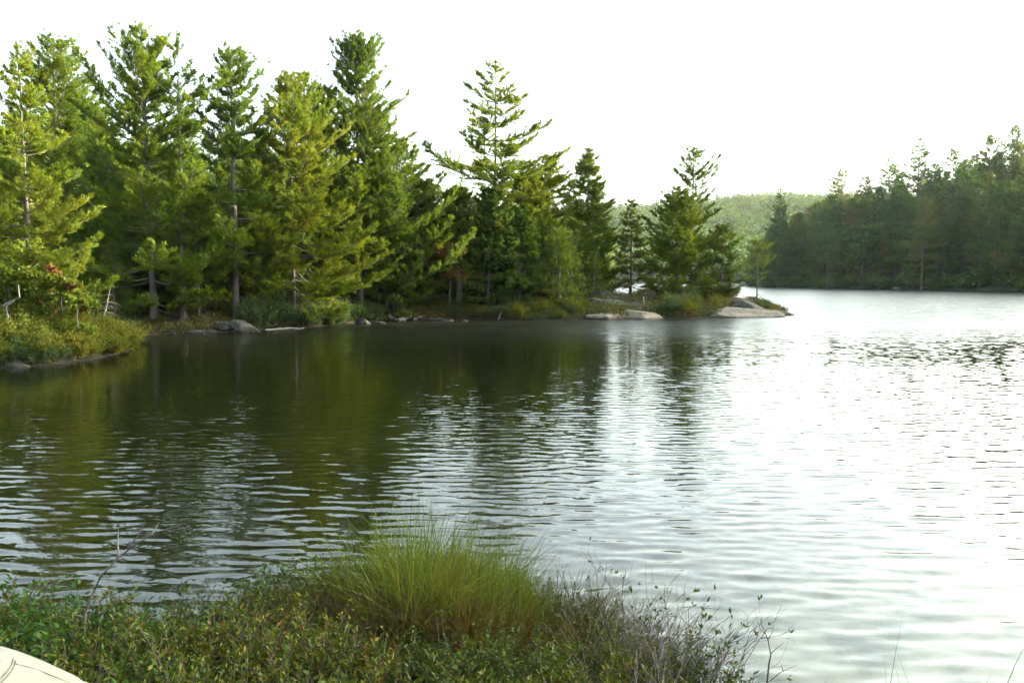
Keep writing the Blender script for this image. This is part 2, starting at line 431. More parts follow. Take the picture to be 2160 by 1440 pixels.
# ------------------------------------------------------------------ water
def water_material():
    m, n, l = new_mat('lake water')
    geo = n.new('ShaderNodeNewGeometry')
    sep = n.new('ShaderNodeSeparateXYZ'); l.new(geo.outputs['Position'], sep.inputs[0])
    def layer(scale, rot, ax, ay, detail, w=0.0):
        r0 = n.new('ShaderNodeVectorRotate'); r0.rotation_type = 'Z_AXIS'; r0.inputs['Angle'].default_value = rot
        l.new(geo.outputs['Position'], r0.inputs['Vector'])
        mp = n.new('ShaderNodeMapping'); mp.inputs['Scale'].default_value = (*scale, 1); mp.inputs['Location'].default_value = (w, w * 1.7, w)
        l.new(r0.outputs[0], mp.inputs['Vector'])
        nz = n.new('ShaderNodeTexNoise'); nz.inputs['Scale'].default_value = 1; nz.inputs['Detail'].default_value = detail
        nz.inputs['Roughness'].default_value = 0.5; nz.inputs['Distortion'].default_value = 0.3
        l.new(mp.outputs[0], nz.inputs['Vector'])
        sb = n.new('ShaderNodeVectorMath'); sb.operation = 'SUBTRACT'; sb.inputs[1].default_value = (.5, .5, .5)
        l.new(nz.outputs['Color'], sb.inputs[0])
        ml = n.new('ShaderNodeVectorMath'); ml.operation = 'MULTIPLY'; ml.inputs[1].default_value = (ax, ay, 0)
        l.new(sb.outputs[0], ml.inputs[0])
        return ml.outputs[0]
    s = layer((7, 22), 0.1, 0.05, 0.12, 1, 23)
    # the open lake beyond the built waves is ruffled too finely to see single waves
    mr = n.new('ShaderNodeMapRange'); mr.interpolation_type = 'SMOOTHSTEP'
    mr.inputs['From Min'].default_value = 24; mr.inputs['From Max'].default_value = 50
    mr.inputs['To Min'].default_value = 0.0; mr.inputs['To Max'].default_value = 1.0
    l.new(sep.outputs['Y'], mr.inputs['Value'])
    far = layer((1.3, 3.6), 0.1, 0.22, 1.0, 2, 7)
    fs = n.new('ShaderNodeVectorMath'); fs.operation = 'SCALE'; l.new(far, fs.inputs[0]); l.new(mr.outputs[0], fs.inputs['Scale'])
    ad0 = n.new('ShaderNodeVectorMath'); l.new(s, ad0.inputs[0]); l.new(fs.outputs[0], ad0.inputs[1])
    ad = n.new('ShaderNodeVectorMath'); l.new(ad0.outputs[0], ad.inputs[0]); l.new(geo.outputs['Normal'], ad.inputs[1])
    nm = n.new('ShaderNodeVectorMath'); nm.operation = 'NORMALIZE'; l.new(ad.outputs[0], nm.inputs[0])
    rg = n.new('ShaderNodeMapRange'); rg.inputs['To Min'].default_value = 0.03; rg.inputs['To Max'].default_value = 0.3
    l.new(mr.outputs[0], rg.inputs['Value'])
    pb = n.new('ShaderNodeBsdfPrincipled')
    # pale sand of the shallows, plus sky brightness put into its colour; peaty beyond
    vs = n.new('ShaderNodeVectorMath'); vs.operation = 'DISTANCE'; vs.inputs[1].default_value = (4.6, 3.0, 0)
    l.new(geo.outputs['Position'], vs.inputs[0])
    ms = n.new('ShaderNodeMapRange'); ms.interpolation_type = 'SMOOTHSTEP'
    ms.inputs['From Min'].default_value = 1.0; ms.inputs['From Max'].default_value = 7.5
    ms.inputs['To Min'].default_value = 1.0; ms.inputs['To Max'].default_value = 0.0
    l.new(vs.outputs['Value'], ms.inputs['Value'])
    sn = n.new('ShaderNodeTexNoise'); sn.inputs['Scale'].default_value = 1.4; sn.inputs['Detail'].default_value = 5; sn.inputs['Distortion'].default_value = 1.2
    l.new(geo.outputs['Position'], sn.inputs['Vector'])
    sr = ramp(n, [(.35, (.07, .085, .07)), (.52, (.16, .165, .125)), (.7, (.22, .225, .18))])
    l.new(sn.outputs['Fac'], sr.inputs[0])
    mb = n.new('ShaderNodeMix'); mb.data_type = 'RGBA'; mb.inputs['A'].default_value = (.0045, .0055, .0018, 1)
    l.new(ms.outputs[0], mb.inputs[0]); l.new(sr.outputs[0], mb.inputs['B'])
    l.new(mb.outputs['Result'], pb.inputs['Base Color'])
    pb.inputs['IOR'].default_value = 1.42
    l.new(rg.outputs[0], pb.inputs['Roughness'])
    l.new(nm.outputs[0], pb.inputs['Normal'])
    o = n.new('ShaderNodeOutputMaterial'); l.new(pb.outputs[0], o.inputs['Surface'])
    return m

def wave_sheet():
    """one sheet: built waves on the lake near the bank, flat water out to the far shores"""
    fx = np.arange(-28, 56, 0.095)
    fy = np.concatenate([np.arange(2.4, 25, 0.033), np.arange(25, 70, 0.07)])
    xs = np.concatenate([[-1500, -600, -200, -80, -40], fx, [70, 100, 150, 250, 500, 1500]])
    ys = np.concatenate([[-60, -20, -5, 1], fy, [85, 100, 125, 150, 200, 280, 400, 800, 1400]])
    X, Y = np.meshgrid(xs, ys)
    rg = np.random.default_rng(17)
    Z = np.zeros_like(X)
    nc = 70
    lam = np.exp(rg.uniform(math.log(.15), math.log(.46), nc))
    th = rg.normal(math.radians(-9), math.radians(20), nc) + math.pi / 2
    ph = rg.uniform(0, 6.283, nc)
    sl = rg.uniform(.6, 1.2, nc) * (lam / .5) ** -.1
    sl *= 0.105 / math.sqrt((sl ** 2).sum() / 2)
    # slow bending of the crests, so that they do not run straight for ever
    bx = .35 * vnoise(X, Y, .12, 71) + .18 * vnoise(X, Y, .35, 72)
    for a, t, p, q in zip(lam, th, ph, sl):
        k = 2 * math.pi / a
        Z += q / k * np.sin(k * (X * math.cos(t) + (Y + bx) * math.sin(t)) + p)
    calm = np.clip((X + 8 + 4 * vnoise(X, Y, .08, 73)) / 18, 0, 1)
    near = np.clip((19 - Y) / 9, 0, 1)
    amp = 0.22 + 0.78 * np.maximum(calm, near * .7)
    amp *= 0.85 + 0.3 * vnoise(X, Y, .11, 74)
    fade = np.clip((68 - Y) / 30, 0, 1) * np.clip((X + 28) / 3, 0, 1) * np.clip((56 - X) / 6, 0, 1) * np.clip((Y - 2.4) / .5, 0, 1)
    Z = Z * amp * fade
    v = np.stack([X, Y, Z], -1).reshape(-1, 3)
    nx, ny = len(xs), len(ys)
    i = np.arange(ny - 1)[:, None] * nx + np.arange(nx - 1)[None]
    f = np.stack([i, i + 1, i + nx + 1, i + nx], -1).reshape(-1, 4)
    return mesh_np('water', v, f, water_material(), smooth=True)
structure('water', wave_sheet())

# ------------------------------------------------------------------ trees
def conifer(seed, H, base=0.25, width=2.6, lift=(0.05, 0.75), miss=0.12, spacing=0.5, per=5, prof=0.75, blade=(0.21, 0.032), k=13, gap=0.13,
            trunk_r=None, lean=(0, 0), asym=(0, 0), mat='pine', bark='bark', droop=0.12, spread=0.8, up=0.35, top_sparse=0.0, dead=6, twist=0.0,
            fork=0, irregular=0.35, cluster=0.0, s_in=0.26, wood=True, plate=1.0):
    """returns (trunk mesh, crown mesh) of one conifer standing at the origin"""
    rng = np.random.default_rng(seed)
    tr = trunk_r or (0.05 + 0.0105 * H)
    nseg = 14
    zz = np.linspace(0, 1, nseg)
    wob = np.cumsum(rng.normal(size=(nseg, 2)) * 0.012 * H / nseg ** 0.5, 0) * 0.5
    path = np.stack([lean[0] * zz ** 1.3 + wob[:, 0], lean[1] * zz ** 1.3 + wob[:, 1], zz * H], 1)
    path[0, :2] = 0
    def at(z):
        t = z / H
        return np.array([np.interp(t, zz, path[:, 0]), np.interp(t, zz, path[:, 1]), z])
    tb = Tubes()
    rad = tr * (1 - zz * 0.93) ** 0.9
    rad[0] *= 1.35
    p0 = path.copy(); p0[0, 2] = -0.35
    tb.add(p0, rad, 8)
    pos, dirs, tints = [], [], []
    def branch(o, az, L, a0, t, leafy=True):
        out = np.array([math.cos(az), math.sin(az), 0])
        lat = np.array([-math.sin(az), math.cos(az), 0])
        s = np.linspace(0, 1, 6)
        ta = math.tan(a0)
        bend = rng.normal() * 0.12 * L
        z = L * (ta * s - droop * (1 - t) * np.sin(s * math.pi) + 0.16 * s ** 2.5)
        pts = o + out * (L * s)[:, None] + lat * (bend * s ** 2)[:, None] + np.array([0, 0, 1]) * z[:, None]
        if wood and L > 0.5:
            r0 = max(0.008, min(tr * 0.3, 0.012 * L + 0.006))
            tb.add(pts, r0 * (1 - 0.8 * s), 4)
        if not leafy:
            return
        s0 = s_in * (1 - t) ** 0.7
        nt = max(3, int(L * (1 - s0) / (gap * 0.85)) + 2)
        st = np.sort(rng.uniform(s0, 1.0, nt)); st[-1] = 1.0
        if cluster > 0:
            st = s0 + (1 - s0) * (1 - (1 - (st - s0) / (1 - s0 + 1e-6)) ** (1 + cluster))
        sidev = np.where(rng.random(nt) < 0.5, -1.0, 1.0)
        lt = (0.18 + 0.46 * L * (1 - st) ** 0.8 * (0.35 + 0.65 * np.minimum(1, (st - s0) / 0.3 + .3))) * rng.uniform(0.6, 1.2, nt)
        lt = np.minimum(lt, 1.5) * plate
        bp = np.stack([np.interp(st, s, pts[:, i]) for i in range(3)], 1)
        tang = unit(np.gradient(pts, axis=0))
        bt = np.stack([np.interp(st, s, tang[:, i]) for i in range(3)], 1)
        phi = rng.uniform(0.5, 1.15, nt)
        td = bt * np.cos(phi)[:, None] + lat * (sidev * np.sin(phi))[:, None] + np.array([0, 0, 1]) * rng.uniform(-0.1, 0.5, (nt, 1))
        td = unit(td)
        nn = np.maximum(1, (lt / gap).astype(int) + 1)
        idx = np.repeat(np.arange(nt), nn)
        fr = (np.arange(len(idx)) - np.repeat(np.cumsum(nn) - nn, nn) + rng.uniform(0.3, 1, len(idx))) / nn[idx]
        pp = bp[idx] + td[idx] * (lt[idx] * fr)[:, None]
        pos.append(pp); dirs.append(td[idx])
        tints.append(np.full(len(idx), np.clip(rng.normal(0.45, 0.2), 0, 1)))
    z = H * base
    az = rng.uniform(0, 6.28)
    leaders = [0.0]
    while z < H * 0.985:
        t = (z - H * base) / (H * (1 - base))
        env = (1 - t) ** prof * min(1.0, 0.72 + t * 1.6)
        whl = rng.uniform(1 - irregular, 1 + irregular * 0.6)
        n = max(3, int(per + rng.integers(-1, 2)))
        for i in range(n):
            if rng.random() < miss + (top_sparse * t if t > 0.45 else 0):
                continue
            a = az + i * 2 * math.pi / n + rng.normal() * 0.25
            L = width * env * whl * rng.uniform(0.7, 1.12) * (1 + asym[0] * math.cos(a - asym[1]))
            L = max(L, 0.22)
            a0 = lift[0] + (lift[1] - lift[0]) * t ** 1.1 + rng.normal() * 0.10
            a0 = min(a0, 1.2)
            zr = H * 1.0 - z
            if L * (math.tan(a0) + .16) > zr * .92 + .1:
                a0 = math.atan(max(.05, (zr * .92 + .1) / L - .16))
            L = min(L, zr * .68 + .22)
            branch(at(min(H * 0.99, z + rng.normal() * 0.08)), a, L, a0, t)
        az += 2.4
        z += spacing * (1 - 0.45 * t) * rng.uniform(0.75, 1.25)
    for i in range(dead):
        zz_ = H * base * rng.uniform(0.25, 1.0)
        branch(at(zz_), rng.uniform(0, 6.28), width * rng.uniform(0.2, 0.55), rng.uniform(-0.25, 0.15), 0.0, False)
    # leader shoot
    zt = np.linspace(H * 0.94, H, max(4, int(H * 0.06 / gap) + 2))
    pos.append(np.array([at(min(q, H)) for q in zt])); dirs.append(np.tile([0, 0, 1.0], (len(zt), 1))); tints.append(np.full(len(zt), .5))
    pos, dirs, tints = np.concatenate(pos), np.concatenate(dirs), np.concatenate(tints)
    v, f, ti = blades(rng, pos, dirs, k, blade[0], blade[1], spread, up, tintpos=np.clip(tints + rng.normal(size=len(tints)) * .1, 0, 1))
    return tb.mesh('trunk', M[bark]), mesh_np('crown', v, f, M[mat], ti)

def broadleaf(seed, H, base=0.25, rad=1.5, n_limb=9, leaf=(0.13, 0.10), n_leaf=2600, mat='maple_green', bark='bark_grey', trunk_r=0.06, lean=(0, 0), flat=0.8):
    rng = np.random.default_rng(seed)
    tb = Tubes()
    z = np.linspace(0, 1, 8)
    path = np.stack([lean[0] * z + rng.normal(size=8) * .03 * H * .3, lean[1] * z + rng.normal(size=8) * .03 * H * .3, z * H * .85], 1)
    path[0] = (0, 0, -.2)
    tb.add(path, trunk_r * (1 - .8 * z), 6)
    cl = []
    for i in range(n_limb):
        t = rng.uniform(base, 0.95)
        o = np.array([np.interp(t, z, path[:, j]) for j in range(3)])
        a = i * 2.4 + rng.normal() * .4
        L = rad * rng.uniform(.55, 1.05) * (1.15 - .55 * t)
        s = np.linspace(0, 1, 5)
        pts = o + np.stack([math.cos(a) * L * s, math.sin(a) * L * s, L * (.55 * s + .1 * s ** 2) * rng.uniform(.4, 1.3)], 1)
        tb.add(pts, trunk_r * .4 * (1 - .8 * s) * (1.1 - t), 4)
        for q in (0.45, 0.7, 0.9, 1.05):
            c = o + (pts[-1] - o) * q + rng.normal(size=3) * rad * .16
            cl.append((c, rad * rng.uniform(.16, .30)))
    cl.append((path[-1] + np.array([0, 0, .15 * rad]), rad * .3))
    cen = np.array([c for c, _ in cl]); rr = np.array([r for _, r in cl])
    idx = rng.integers(0, len(cl), n_leaf)
    pos = cen[idx] + unit(rng.normal(size=(n_leaf, 3))) * (rr[idx] * rng.uniform(.2, 1.1, n_leaf) ** .6)[:, None] * np.array([1, 1, flat])
    dirs = unit(rng.normal(size=(n_leaf, 3)) * np.array([1, 1, .4]) + np.array([0, 0, -.15]))
    ct = rng.uniform(.1, .9, len(cl))
    v, f, ti = blades(rng, pos, dirs, 2, leaf[0], leaf[1], .6, 0, tintpos=ct[idx])
    return tb.mesh('trunk', M[bark]), mesh_np('crown', v, f, M[mat], ti)

def place_tree(name, meshes, x, y, z, rot=0.0, scale=(1, 1, 1), label='', cat='tree', group=None, parts=('trunk', 'crown')):
    root = link(name, None)
    root.location = (x, y, z)
    root.rotation_euler = (0, 0, rot)
    root.scale = scale
    tag(root, label, cat, group)
    for pn, me in zip(parts, meshes):
        if me is not None:
            link(pn, me, root)
    return root

def hero(name, seed, px, depth, top, label, wpx=None, group='tall pines on the wooded shore', cat='pine tree', z=None, ground=lh, **kw):
    """a conifer of its own whose foot stands at pixel column px, depth metres away, and whose top reaches pixel row top"""
    if ground is lh and 100 < px < 1310 and px not in (386, 1046) and name == 'pine_tree':
        kw['base'] = kw.get('base', .25) * (.75 if px == 497 else .5)
        kw['per'] = kw.get('per', 5) + 1
        wpx = wpx * 1.2 if wpx else wpx
    if ground is lh and px > 100:
        depth = max(depth + 2.6, shore_depth(px) + 1.5) if px < 1300 else max(depth + 1.5, shore_depth(px) + 2.0)
    x = P(px, 600, depth).x
    zb = ground(x, depth) if z is None else z
    H = P(px, top, depth).z - zb
    if wpx:
        kw['width'] = wpx / F * depth
    return place_tree(name, conifer(seed, H, **kw), x, depth, zb, 0, (1, 1, 1), label, cat, group)

# --- the pines one can single out on the left shore, from left to right
E, Wd = 0.0, math.pi
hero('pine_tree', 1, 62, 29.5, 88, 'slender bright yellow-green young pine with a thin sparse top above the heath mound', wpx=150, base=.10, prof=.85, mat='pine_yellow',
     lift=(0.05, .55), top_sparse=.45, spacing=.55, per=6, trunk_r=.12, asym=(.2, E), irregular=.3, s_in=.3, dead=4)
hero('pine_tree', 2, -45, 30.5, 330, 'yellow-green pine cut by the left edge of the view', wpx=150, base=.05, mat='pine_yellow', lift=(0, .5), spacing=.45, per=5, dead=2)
hero('pine_tree', 3, 134, 46, 85, 'tall pine with a rounded bushy top behind the slender yellow pine', wpx=150, base=.25, prof=.55, mat='pine', lift=(.2, .95), spacing=.9, irregular=.4)
hero('pine_tree', 4, 322, 38.5, 62, 'tallest dark green pine with upswept arms at the rocky cove', wpx=185, base=.16, prof=.62, mat='pine', lift=(-.02, .95), spacing=.9, irregular=.42, miss=.12, trunk_r=.19, cluster=.4)
hero('pine_tree', 5, 386, 37.5, 72, 'tall pine with a thin ragged open top and forked arms', wpx=120, base=.30, prof=.35, mat='pine', lift=(0, .75), miss=.34, spacing=.75, irregular=.5, trunk_r=.16, lean=(.2, 0), cluster=.8, top_sparse=.25, dead=10)
hero('pine_tree', 6, 497, 38, 108, 'straight pine with a thick bare lower trunk on the rust coloured mound', wpx=135, base=.26, prof=.6, mat='pine', lift=(-.05, .85), spacing=.9, irregular=.35, trunk_r=.21, asym=(.18, E), dead=9)
hero('pine_tree', 7, 620, 41, 165, 'broad sunlit pine with long level boughs above the blue-green shrubs', wpx=150, base=.16, prof=.62, mat='pine', lift=(-.08, .75), spacing=.8, irregular=.3, trunk_r=.13, asym=(.12, E))
hero('pine_tree', 8, 655, 45, 160, 'pine with a loose pale tip just behind the broad sunlit pine', wpx=100, base=.35, prof=.55, mat='pine', lift=(.1, .9), spacing=.9, irregular=.45)
hero('pine_tree', 9, 693, 47, 182, 'round topped pine between the loose tipped pine and the dark spire', wpx=110, base=.3, prof=.5, mat='pine', lift=(.1, .9), spacing=.8, irregular=.3)
hero('pine_tree', 10, 762, 47, 78, 'dark narrow pine with a dense pointed top and a double trunk', wpx=105, base=.28, prof=.5, mat='pine', lift=(.0, .95), spacing=.5, irregular=.4, trunk_r=.2, asym=(.15, E))
hero('pine_tree', 11, 812, 50, 268, 'pine throwing long upswept arms to the right of the dark spire', wpx=190, base=.22, prof=.45, mat='pine', lift=(.25, .7), spacing=.75, irregular=.4, asym=(.5, E), cluster=.5, miss=.2)
hero('pine_tree', 12, 1046, 56, 128, 'airy layered pine standing alone against the sky with gaps between its boughs', wpx=190, base=.30, prof=.66, mat='pine', lift=(-.04, .45), miss=.15, spacing=1.12, irregular=.4, trunk_r=.2, cluster=.3, per=5, dead=8, plate=1.15, k=14)
hero('pine_tree', 13, 1150, 60, 333, 'flat topped pine between the layered pine and the dense spire', wpx=95, base=.15, prof=.35, mat='pine', lift=(0, .45), spacing=.7, irregular=.4)
hero('pine_tree', 14, 1104, 58, 340, 'short pine with flat boughs beside the layered pine', wpx=80, base=.2, prof=.4, mat='pine', lift=(0, .4), spacing=.7, irregular=.4)
hero('pine_tree', 15, 1240, 62, 316, 'dense pointed pine with a spiky tip and a sunlit right side', wpx=85, base=.04, prof=.72, mat='pine', lift=(-.1, .5), spacing=.5, irregular=.3, per=6)
hero('pine_tree', 16, 1330, 64, 423, 'small narrow olive conifer on the rocky point', wpx=62, base=.12, prof=.7, mat='pine_brown', lift=(-.15, .3), spacing=.5, irregular=.35)
hero('pine_tree', 17, 1428, 61, 398, 'wide spreading pine on the tip of the point', wpx=130, base=.07, prof=.6, mat='pine', lift=(.0, .65), spacing=.65, irregular=.3, trunk_r=.15, dead=4, per=6, miss=.05)
hero('pine_tree', 18, 1456, 63.5, 313, 'tall pine with a sparse crooked tip behind the wide pine of the point', wpx=85, base=.25, prof=.5, mat='pine', lift=(.1, .9), spacing=.65, irregular=.5, top_sparse=.5, miss=.2, asym=(.2, E), cluster=.5)
hero('pine_tree', 19, 1521, 60.5, 478, 'young thin stemmed pine right of the wide pine on the point', wpx=68, base=.16, prof=.6, mat='pine_brown', lift=(-.05, .4), spacing=.5, irregular=.4, trunk_r=.08, dead=3)
hero('pine_tree', 20, 1597, 61, 505, 'smallest sparse yellowish pine at the end of the point', wpx=44, base=.32, prof=.5, mat='pine_brown', lift=(0, .5), spacing=.42, miss=.3, irregular=.5, trunk_r=.06, dead=5, k=4)
hero('pine_tree', 21, 418, 36.6, 384, 'young light green pine leaning right beside the ragged pine', wpx=72, base=.18, prof=.55, mat='pine_yellow', lift=(0, .6), spacing=.4, irregular=.3, trunk_r=.07, asym=(.3, E), dead=2)
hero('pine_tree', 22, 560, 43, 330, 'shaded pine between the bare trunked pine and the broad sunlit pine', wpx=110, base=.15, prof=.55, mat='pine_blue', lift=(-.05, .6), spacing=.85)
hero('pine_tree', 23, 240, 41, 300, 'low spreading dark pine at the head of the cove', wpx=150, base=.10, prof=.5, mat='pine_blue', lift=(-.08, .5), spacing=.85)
hero('pine_tree', 24, 190, 52, 190, 'pine with a leafy top between the round topped and the tallest pine', wpx=150, base=.2, prof=.45, mat='pine', lift=(.1, .7), spacing=.7)
hero('cedar_tree', 25, 1030, 50.5, 400, 'dark green cedar with close hanging sprays on the middle shore', wpx=85, base=.12, prof=.55, mat='cedar', lift=(-.2, .5), spacing=.4, per=6, blade=(.20, .07), up=-.1, spread=.9, group='cedars on the middle shore', cat='cedar tree')
hero('cedar_tree', 26, 1095, 52, 440, 'cedar with a round green skirt beside the fallen log', wpx=70, base=.15, prof=.45, mat='cedar', lift=(-.15, .4), spacing=.4, per=6, blade=(.20, .07), up=-.1, spread=.9, group='cedars on the middle shore', cat='cedar tree')
hero('cedar_tree', 27, 968, 49.5, 400, 'cedar with a thick flared grey trunk near the water', wpx=65, base=.33, prof=.45, mat='cedar', bark='bark_grey', lift=(-.15, .5), spacing=.42, per=6, blade=(.20, .07), up=-.1, spread=.9, trunk_r=.24, group='cedars on the middle shore', cat='cedar tree')
hero('cedar_tree', 28, 890, 52, 380, 'leafy cedar left of the thick trunked cedar', wpx=75, base=.15, prof=.5, mat='cedar', lift=(-.15, .5), spacing=.45, per=6, blade=(.20, .07), up=-.1, spread=.9, group='cedars on the middle shore', cat='cedar tree')
hero('hemlock_tree', 29, 1165, 56, 470, 'small shaded hemlock with drooping boughs below the flat topped pine', wpx=70, base=.1, prof=.6, mat='pine', lift=(-.2, .4), spacing=.5, group='young conifers on the middle shore', cat='hemlock tree')
hero('hemlock_tree', 30, 1215, 58, 500, 'olive young hemlock left of the rock dome', wpx=60, base=.08, prof=.6, mat='pine_brown', lift=(-.2, .4), spacing=.5, group='young conifers on the middle shore', cat='hemlock tree')
hero('hemlock_tree', 31, 830, 47.5, 520, 'low dark hemlock right of the leaning birch', wpx=85, base=.05, prof=.6, mat='pine_blue', lift=(-.1, .3), spacing=.4, group='young conifers on the middle shore', cat='hemlock tree')

# leafy trees
def leafy(name, seed, px, depth, top, label, cat, rad, group=None, **kw):
    if px > 250:
        depth += 2.6
    x = P(px, 600, depth).x
    zb = lh(x, depth)
    H = P(px, top, depth).z - zb
    return place_tree(name, broadleaf(seed, H, rad=rad, **kw), x, depth, zb, 0, (1, 1, 1), label, cat, group)

leafy('maple_tree', 51, 950, 51.3, 385, 'tan autumn maple among the cedars', 'maple tree', 2.2, mat='maple_tan', n_leaf=6500, n_limb=18, base=.08, trunk_r=.09)
leafy('maple_tree', 52, 18, 27.6, 548, 'small green maple with a few red leaves at the left edge', 'maple tree', 1.25, mat='maple_green', n_leaf=2600, base=.3, trunk_r=.05)
leafy('maple_tree', 53, 128, 27.8, 578, 'small maple turning red below the slender yellow pine', 'maple tree', .95, mat='maple_red', n_leaf=2200, base=.2, trunk_r=.04)
leafy('maple_tree', 54, 160, 27.2, 598, 'short yellow-green sapling beside the red maple', 'maple tree', .5, mat='maple_green', n_leaf=900, base=.1, trunk_r=.03)

# background forest of the left shore, shared meshes
rng = np.random.default_rng(77)
kinds = [conifer(100 + i, 15.0, base=b, width=w, prof=p, mat=m, lift=lf, spacing=.75, per=5, blade=(.42, .085), k=5, gap=.26, dead=4)
         for i, (b, w, p, m, lf) in enumerate([(.08, 3.3, .55, 'pine', (0, .7)), (.05, 3.0, .7, 'pine_blue', (-.1, .5)), (.12, 3.5, .5, 'pine', (.05, .75)),
                                               (.04, 2.9, .6, 'pine_blue', (-.1, .4)), (.06, 3.2, .6, 'pine_brown', (-.05, .6))])]
def skyline(px):
    return np.interp(px, [-400, 0, 60, 170, 240, 420, 560, 700, 780, 880, 930, 1000, 1100, 1200, 1270, 1330], [200, 210, 215, 195, 230, 250, 270, 300, 330, 400, 430, 430, 390, 410, 450, 520])
for i in range(150):
    px = rng.uniform(-250, 1290)
    dep = rng.uniform(52, 98) if px < 850 else rng.uniform(64, 108)
    x = P(px, 600, dep).x
    if sdf(LEFT, np.array([x]), np.array([dep]))[0] < 2:
        continue
    zb = lh(x, dep)
    H = P(px, skyline(px) + rng.uniform(5, 130), dep).z - zb
    sc = H / 15.0
    place_tree('pine_tree', kinds[rng.integers(0, 5)], x, dep, zb, rng.uniform(0, 6.28), (min(1.15, .45 + .5 * sc),) * 2 + (sc,),
               'pine in the crowded wood behind the shore trees', 'pine tree', 'pines of the wood behind the shore')
# shaded understorey saplings
small = [conifer(140 + i, 4.0, base=.06, width=1.25, prof=.6, mat=m, lift=(-.1, .5), spacing=.35, per=5, blade=(.22, .05), k=5, gap=.16, dead=1) for i, m in enumerate(['pine_blue', 'pine', 'pine_brown'])]
for i in range(90):
    px = rng.uniform(120, 1270)
    dep = shore_depth(max(px, 300)) + rng.uniform(2, 13)
    x = P(px, 600, dep).x
    if sdf(LEFT, np.array([x]), np.array([dep]))[0] < 2.0:
        continue
    sc = rng.uniform(.5, 1.35)
    place_tree('conifer_sapling', small[rng.integers(0, 3)], x, dep, lh(x, dep), rng.uniform(0, 6.28), (sc, sc, sc),
               'small conifer sapling in the shade under the shore trees', 'sapling', 'saplings under the shore trees')

# birch
bt = Tubes()
a, b, c = P(757, 640, 52.0), P(738, 560, 52.0), P(722, 470, 52.0)
zz = np.linspace(0, 1, 8)
pts = np.array([[np.interp(t, [0, .45, 1], [a[i], b[i], c[i]]) for i in range(3)] for t in zz])
org = np.array([a.x, a.y, lh(a.x, a.y)])
pts -= org
pts[0, 2] = -.2
bt.add(pts, .055 * (1 - .6 * zz), 7)
for q in (4, 5, 6, 7):
    e = pts[q] + np.array([rng.uniform(-.9, .9), rng.uniform(-.5, .5), rng.uniform(.5, 1)])
    bt.add(np.stack([pts[q], (pts[q] + e) / 2 + [0, 0, .1], e]), [.02, .014, .006], 4)
npos = pts[-1] + rng.normal(size=(260, 3)) * np.array([.8, .6, .7])
v, f, ti = blades(rng, npos, unit(rng.normal(size=(260, 3))), 2, .1, .07, .5, -.1)
place_tree('birch_tree', (bt.mesh('trunk', M['birch']), mesh_np('crown', v, f, M['maple_green'], ti)), *org, 0, (1, 1, 1), 'leaning birch with a slim white trunk', 'birch tree')

def ground_hit(px, py, lo=None):
    """depth at which the sight line through (px, py) meets the left land"""
    d0 = lo or shore_depth(px) - .5
    for d_ in np.arange(d0, 95, .1):
        p_ = P(px, py, d_)
        if p_.z <= lh(p_.x, p_.y):
            return d_
    return d0
# dead standing wood
def snag(px, base_py, top_px, top_py, depth, r0, name, label, n_br, blen, mat='deadwood', seed=0, droop=.15, cat='dead tree', lo=.25):
    rg = np.random.default_rng(seed)
    A, B = P(px, base_py, depth), P(top_px, top_py, depth)
    zb = lh(A.x, A.y)
    t = np.linspace(0, 1, 8)
    L = B.z - zb
    pts = np.stack([(B.x - A.x) * t, 0 * t, L * t], 1) + np.concatenate([[[0, 0, 0]], rg.normal(size=(7, 3)) * .02 * [1, 1, 0]])
    pts[0, 2] = -.2
    tb = Tubes(); tb.add(pts, r0 * (1 - .85 * t), 6)
    root = link(name, None); root.location = (A.x, A.y, zb); tag(root, label, cat)
    link('trunk', tb.mesh('trunk', M[mat]), root)
    for i in range(n_br):
        br = Tubes()
        q = rg.uniform(lo, .95)
        o = np.array([np.interp(q, t, pts[:, j]) for j in range(3)])
        az = rg.choice([0, math.pi]) + rg.normal() * .6
        l_ = blen * rg.uniform(.5, 1.1) * (1.2 - .6 * q)
        s = np.linspace(0, 1, 5)
        bp = o + np.stack([math.cos(az) * l_ * s, math.sin(az) * l_ * s, l_ * (.25 * s - droop * 2.2 * s ** 2)], 1)
        br.add(bp, r0 * .2 * (1 - .8 * s), 4)
        link('branch', br.mesh('branch', M[mat]), root)
    return root
snag(214, 694, 234, 592, 34.0, .045, 'dead_tree', 'bare pale dead sapling with fishbone twigs beside the heath mound', 24, .62, seed=4, droop=.28)
g = snag(14, 750, 16, 640, 26.2, .085, 'dead_tree', 'grey dead trunk broken off at the left edge', 0, 0, 'bark_grey', seed=5)
kb = Tubes(); hz = P(15, 640, 26.2).z - lh(P(14, 700, 26.2).x, 26.2)
kb.add([(0, 0, hz - .1), (.28, -.05, hz + .05), (.55, -.05, hz + .2), (.5, 0, hz + .6)], [.06, .045, .03, .015], 5)
link('branch', kb.mesh('branch', M['bark_grey']), g)

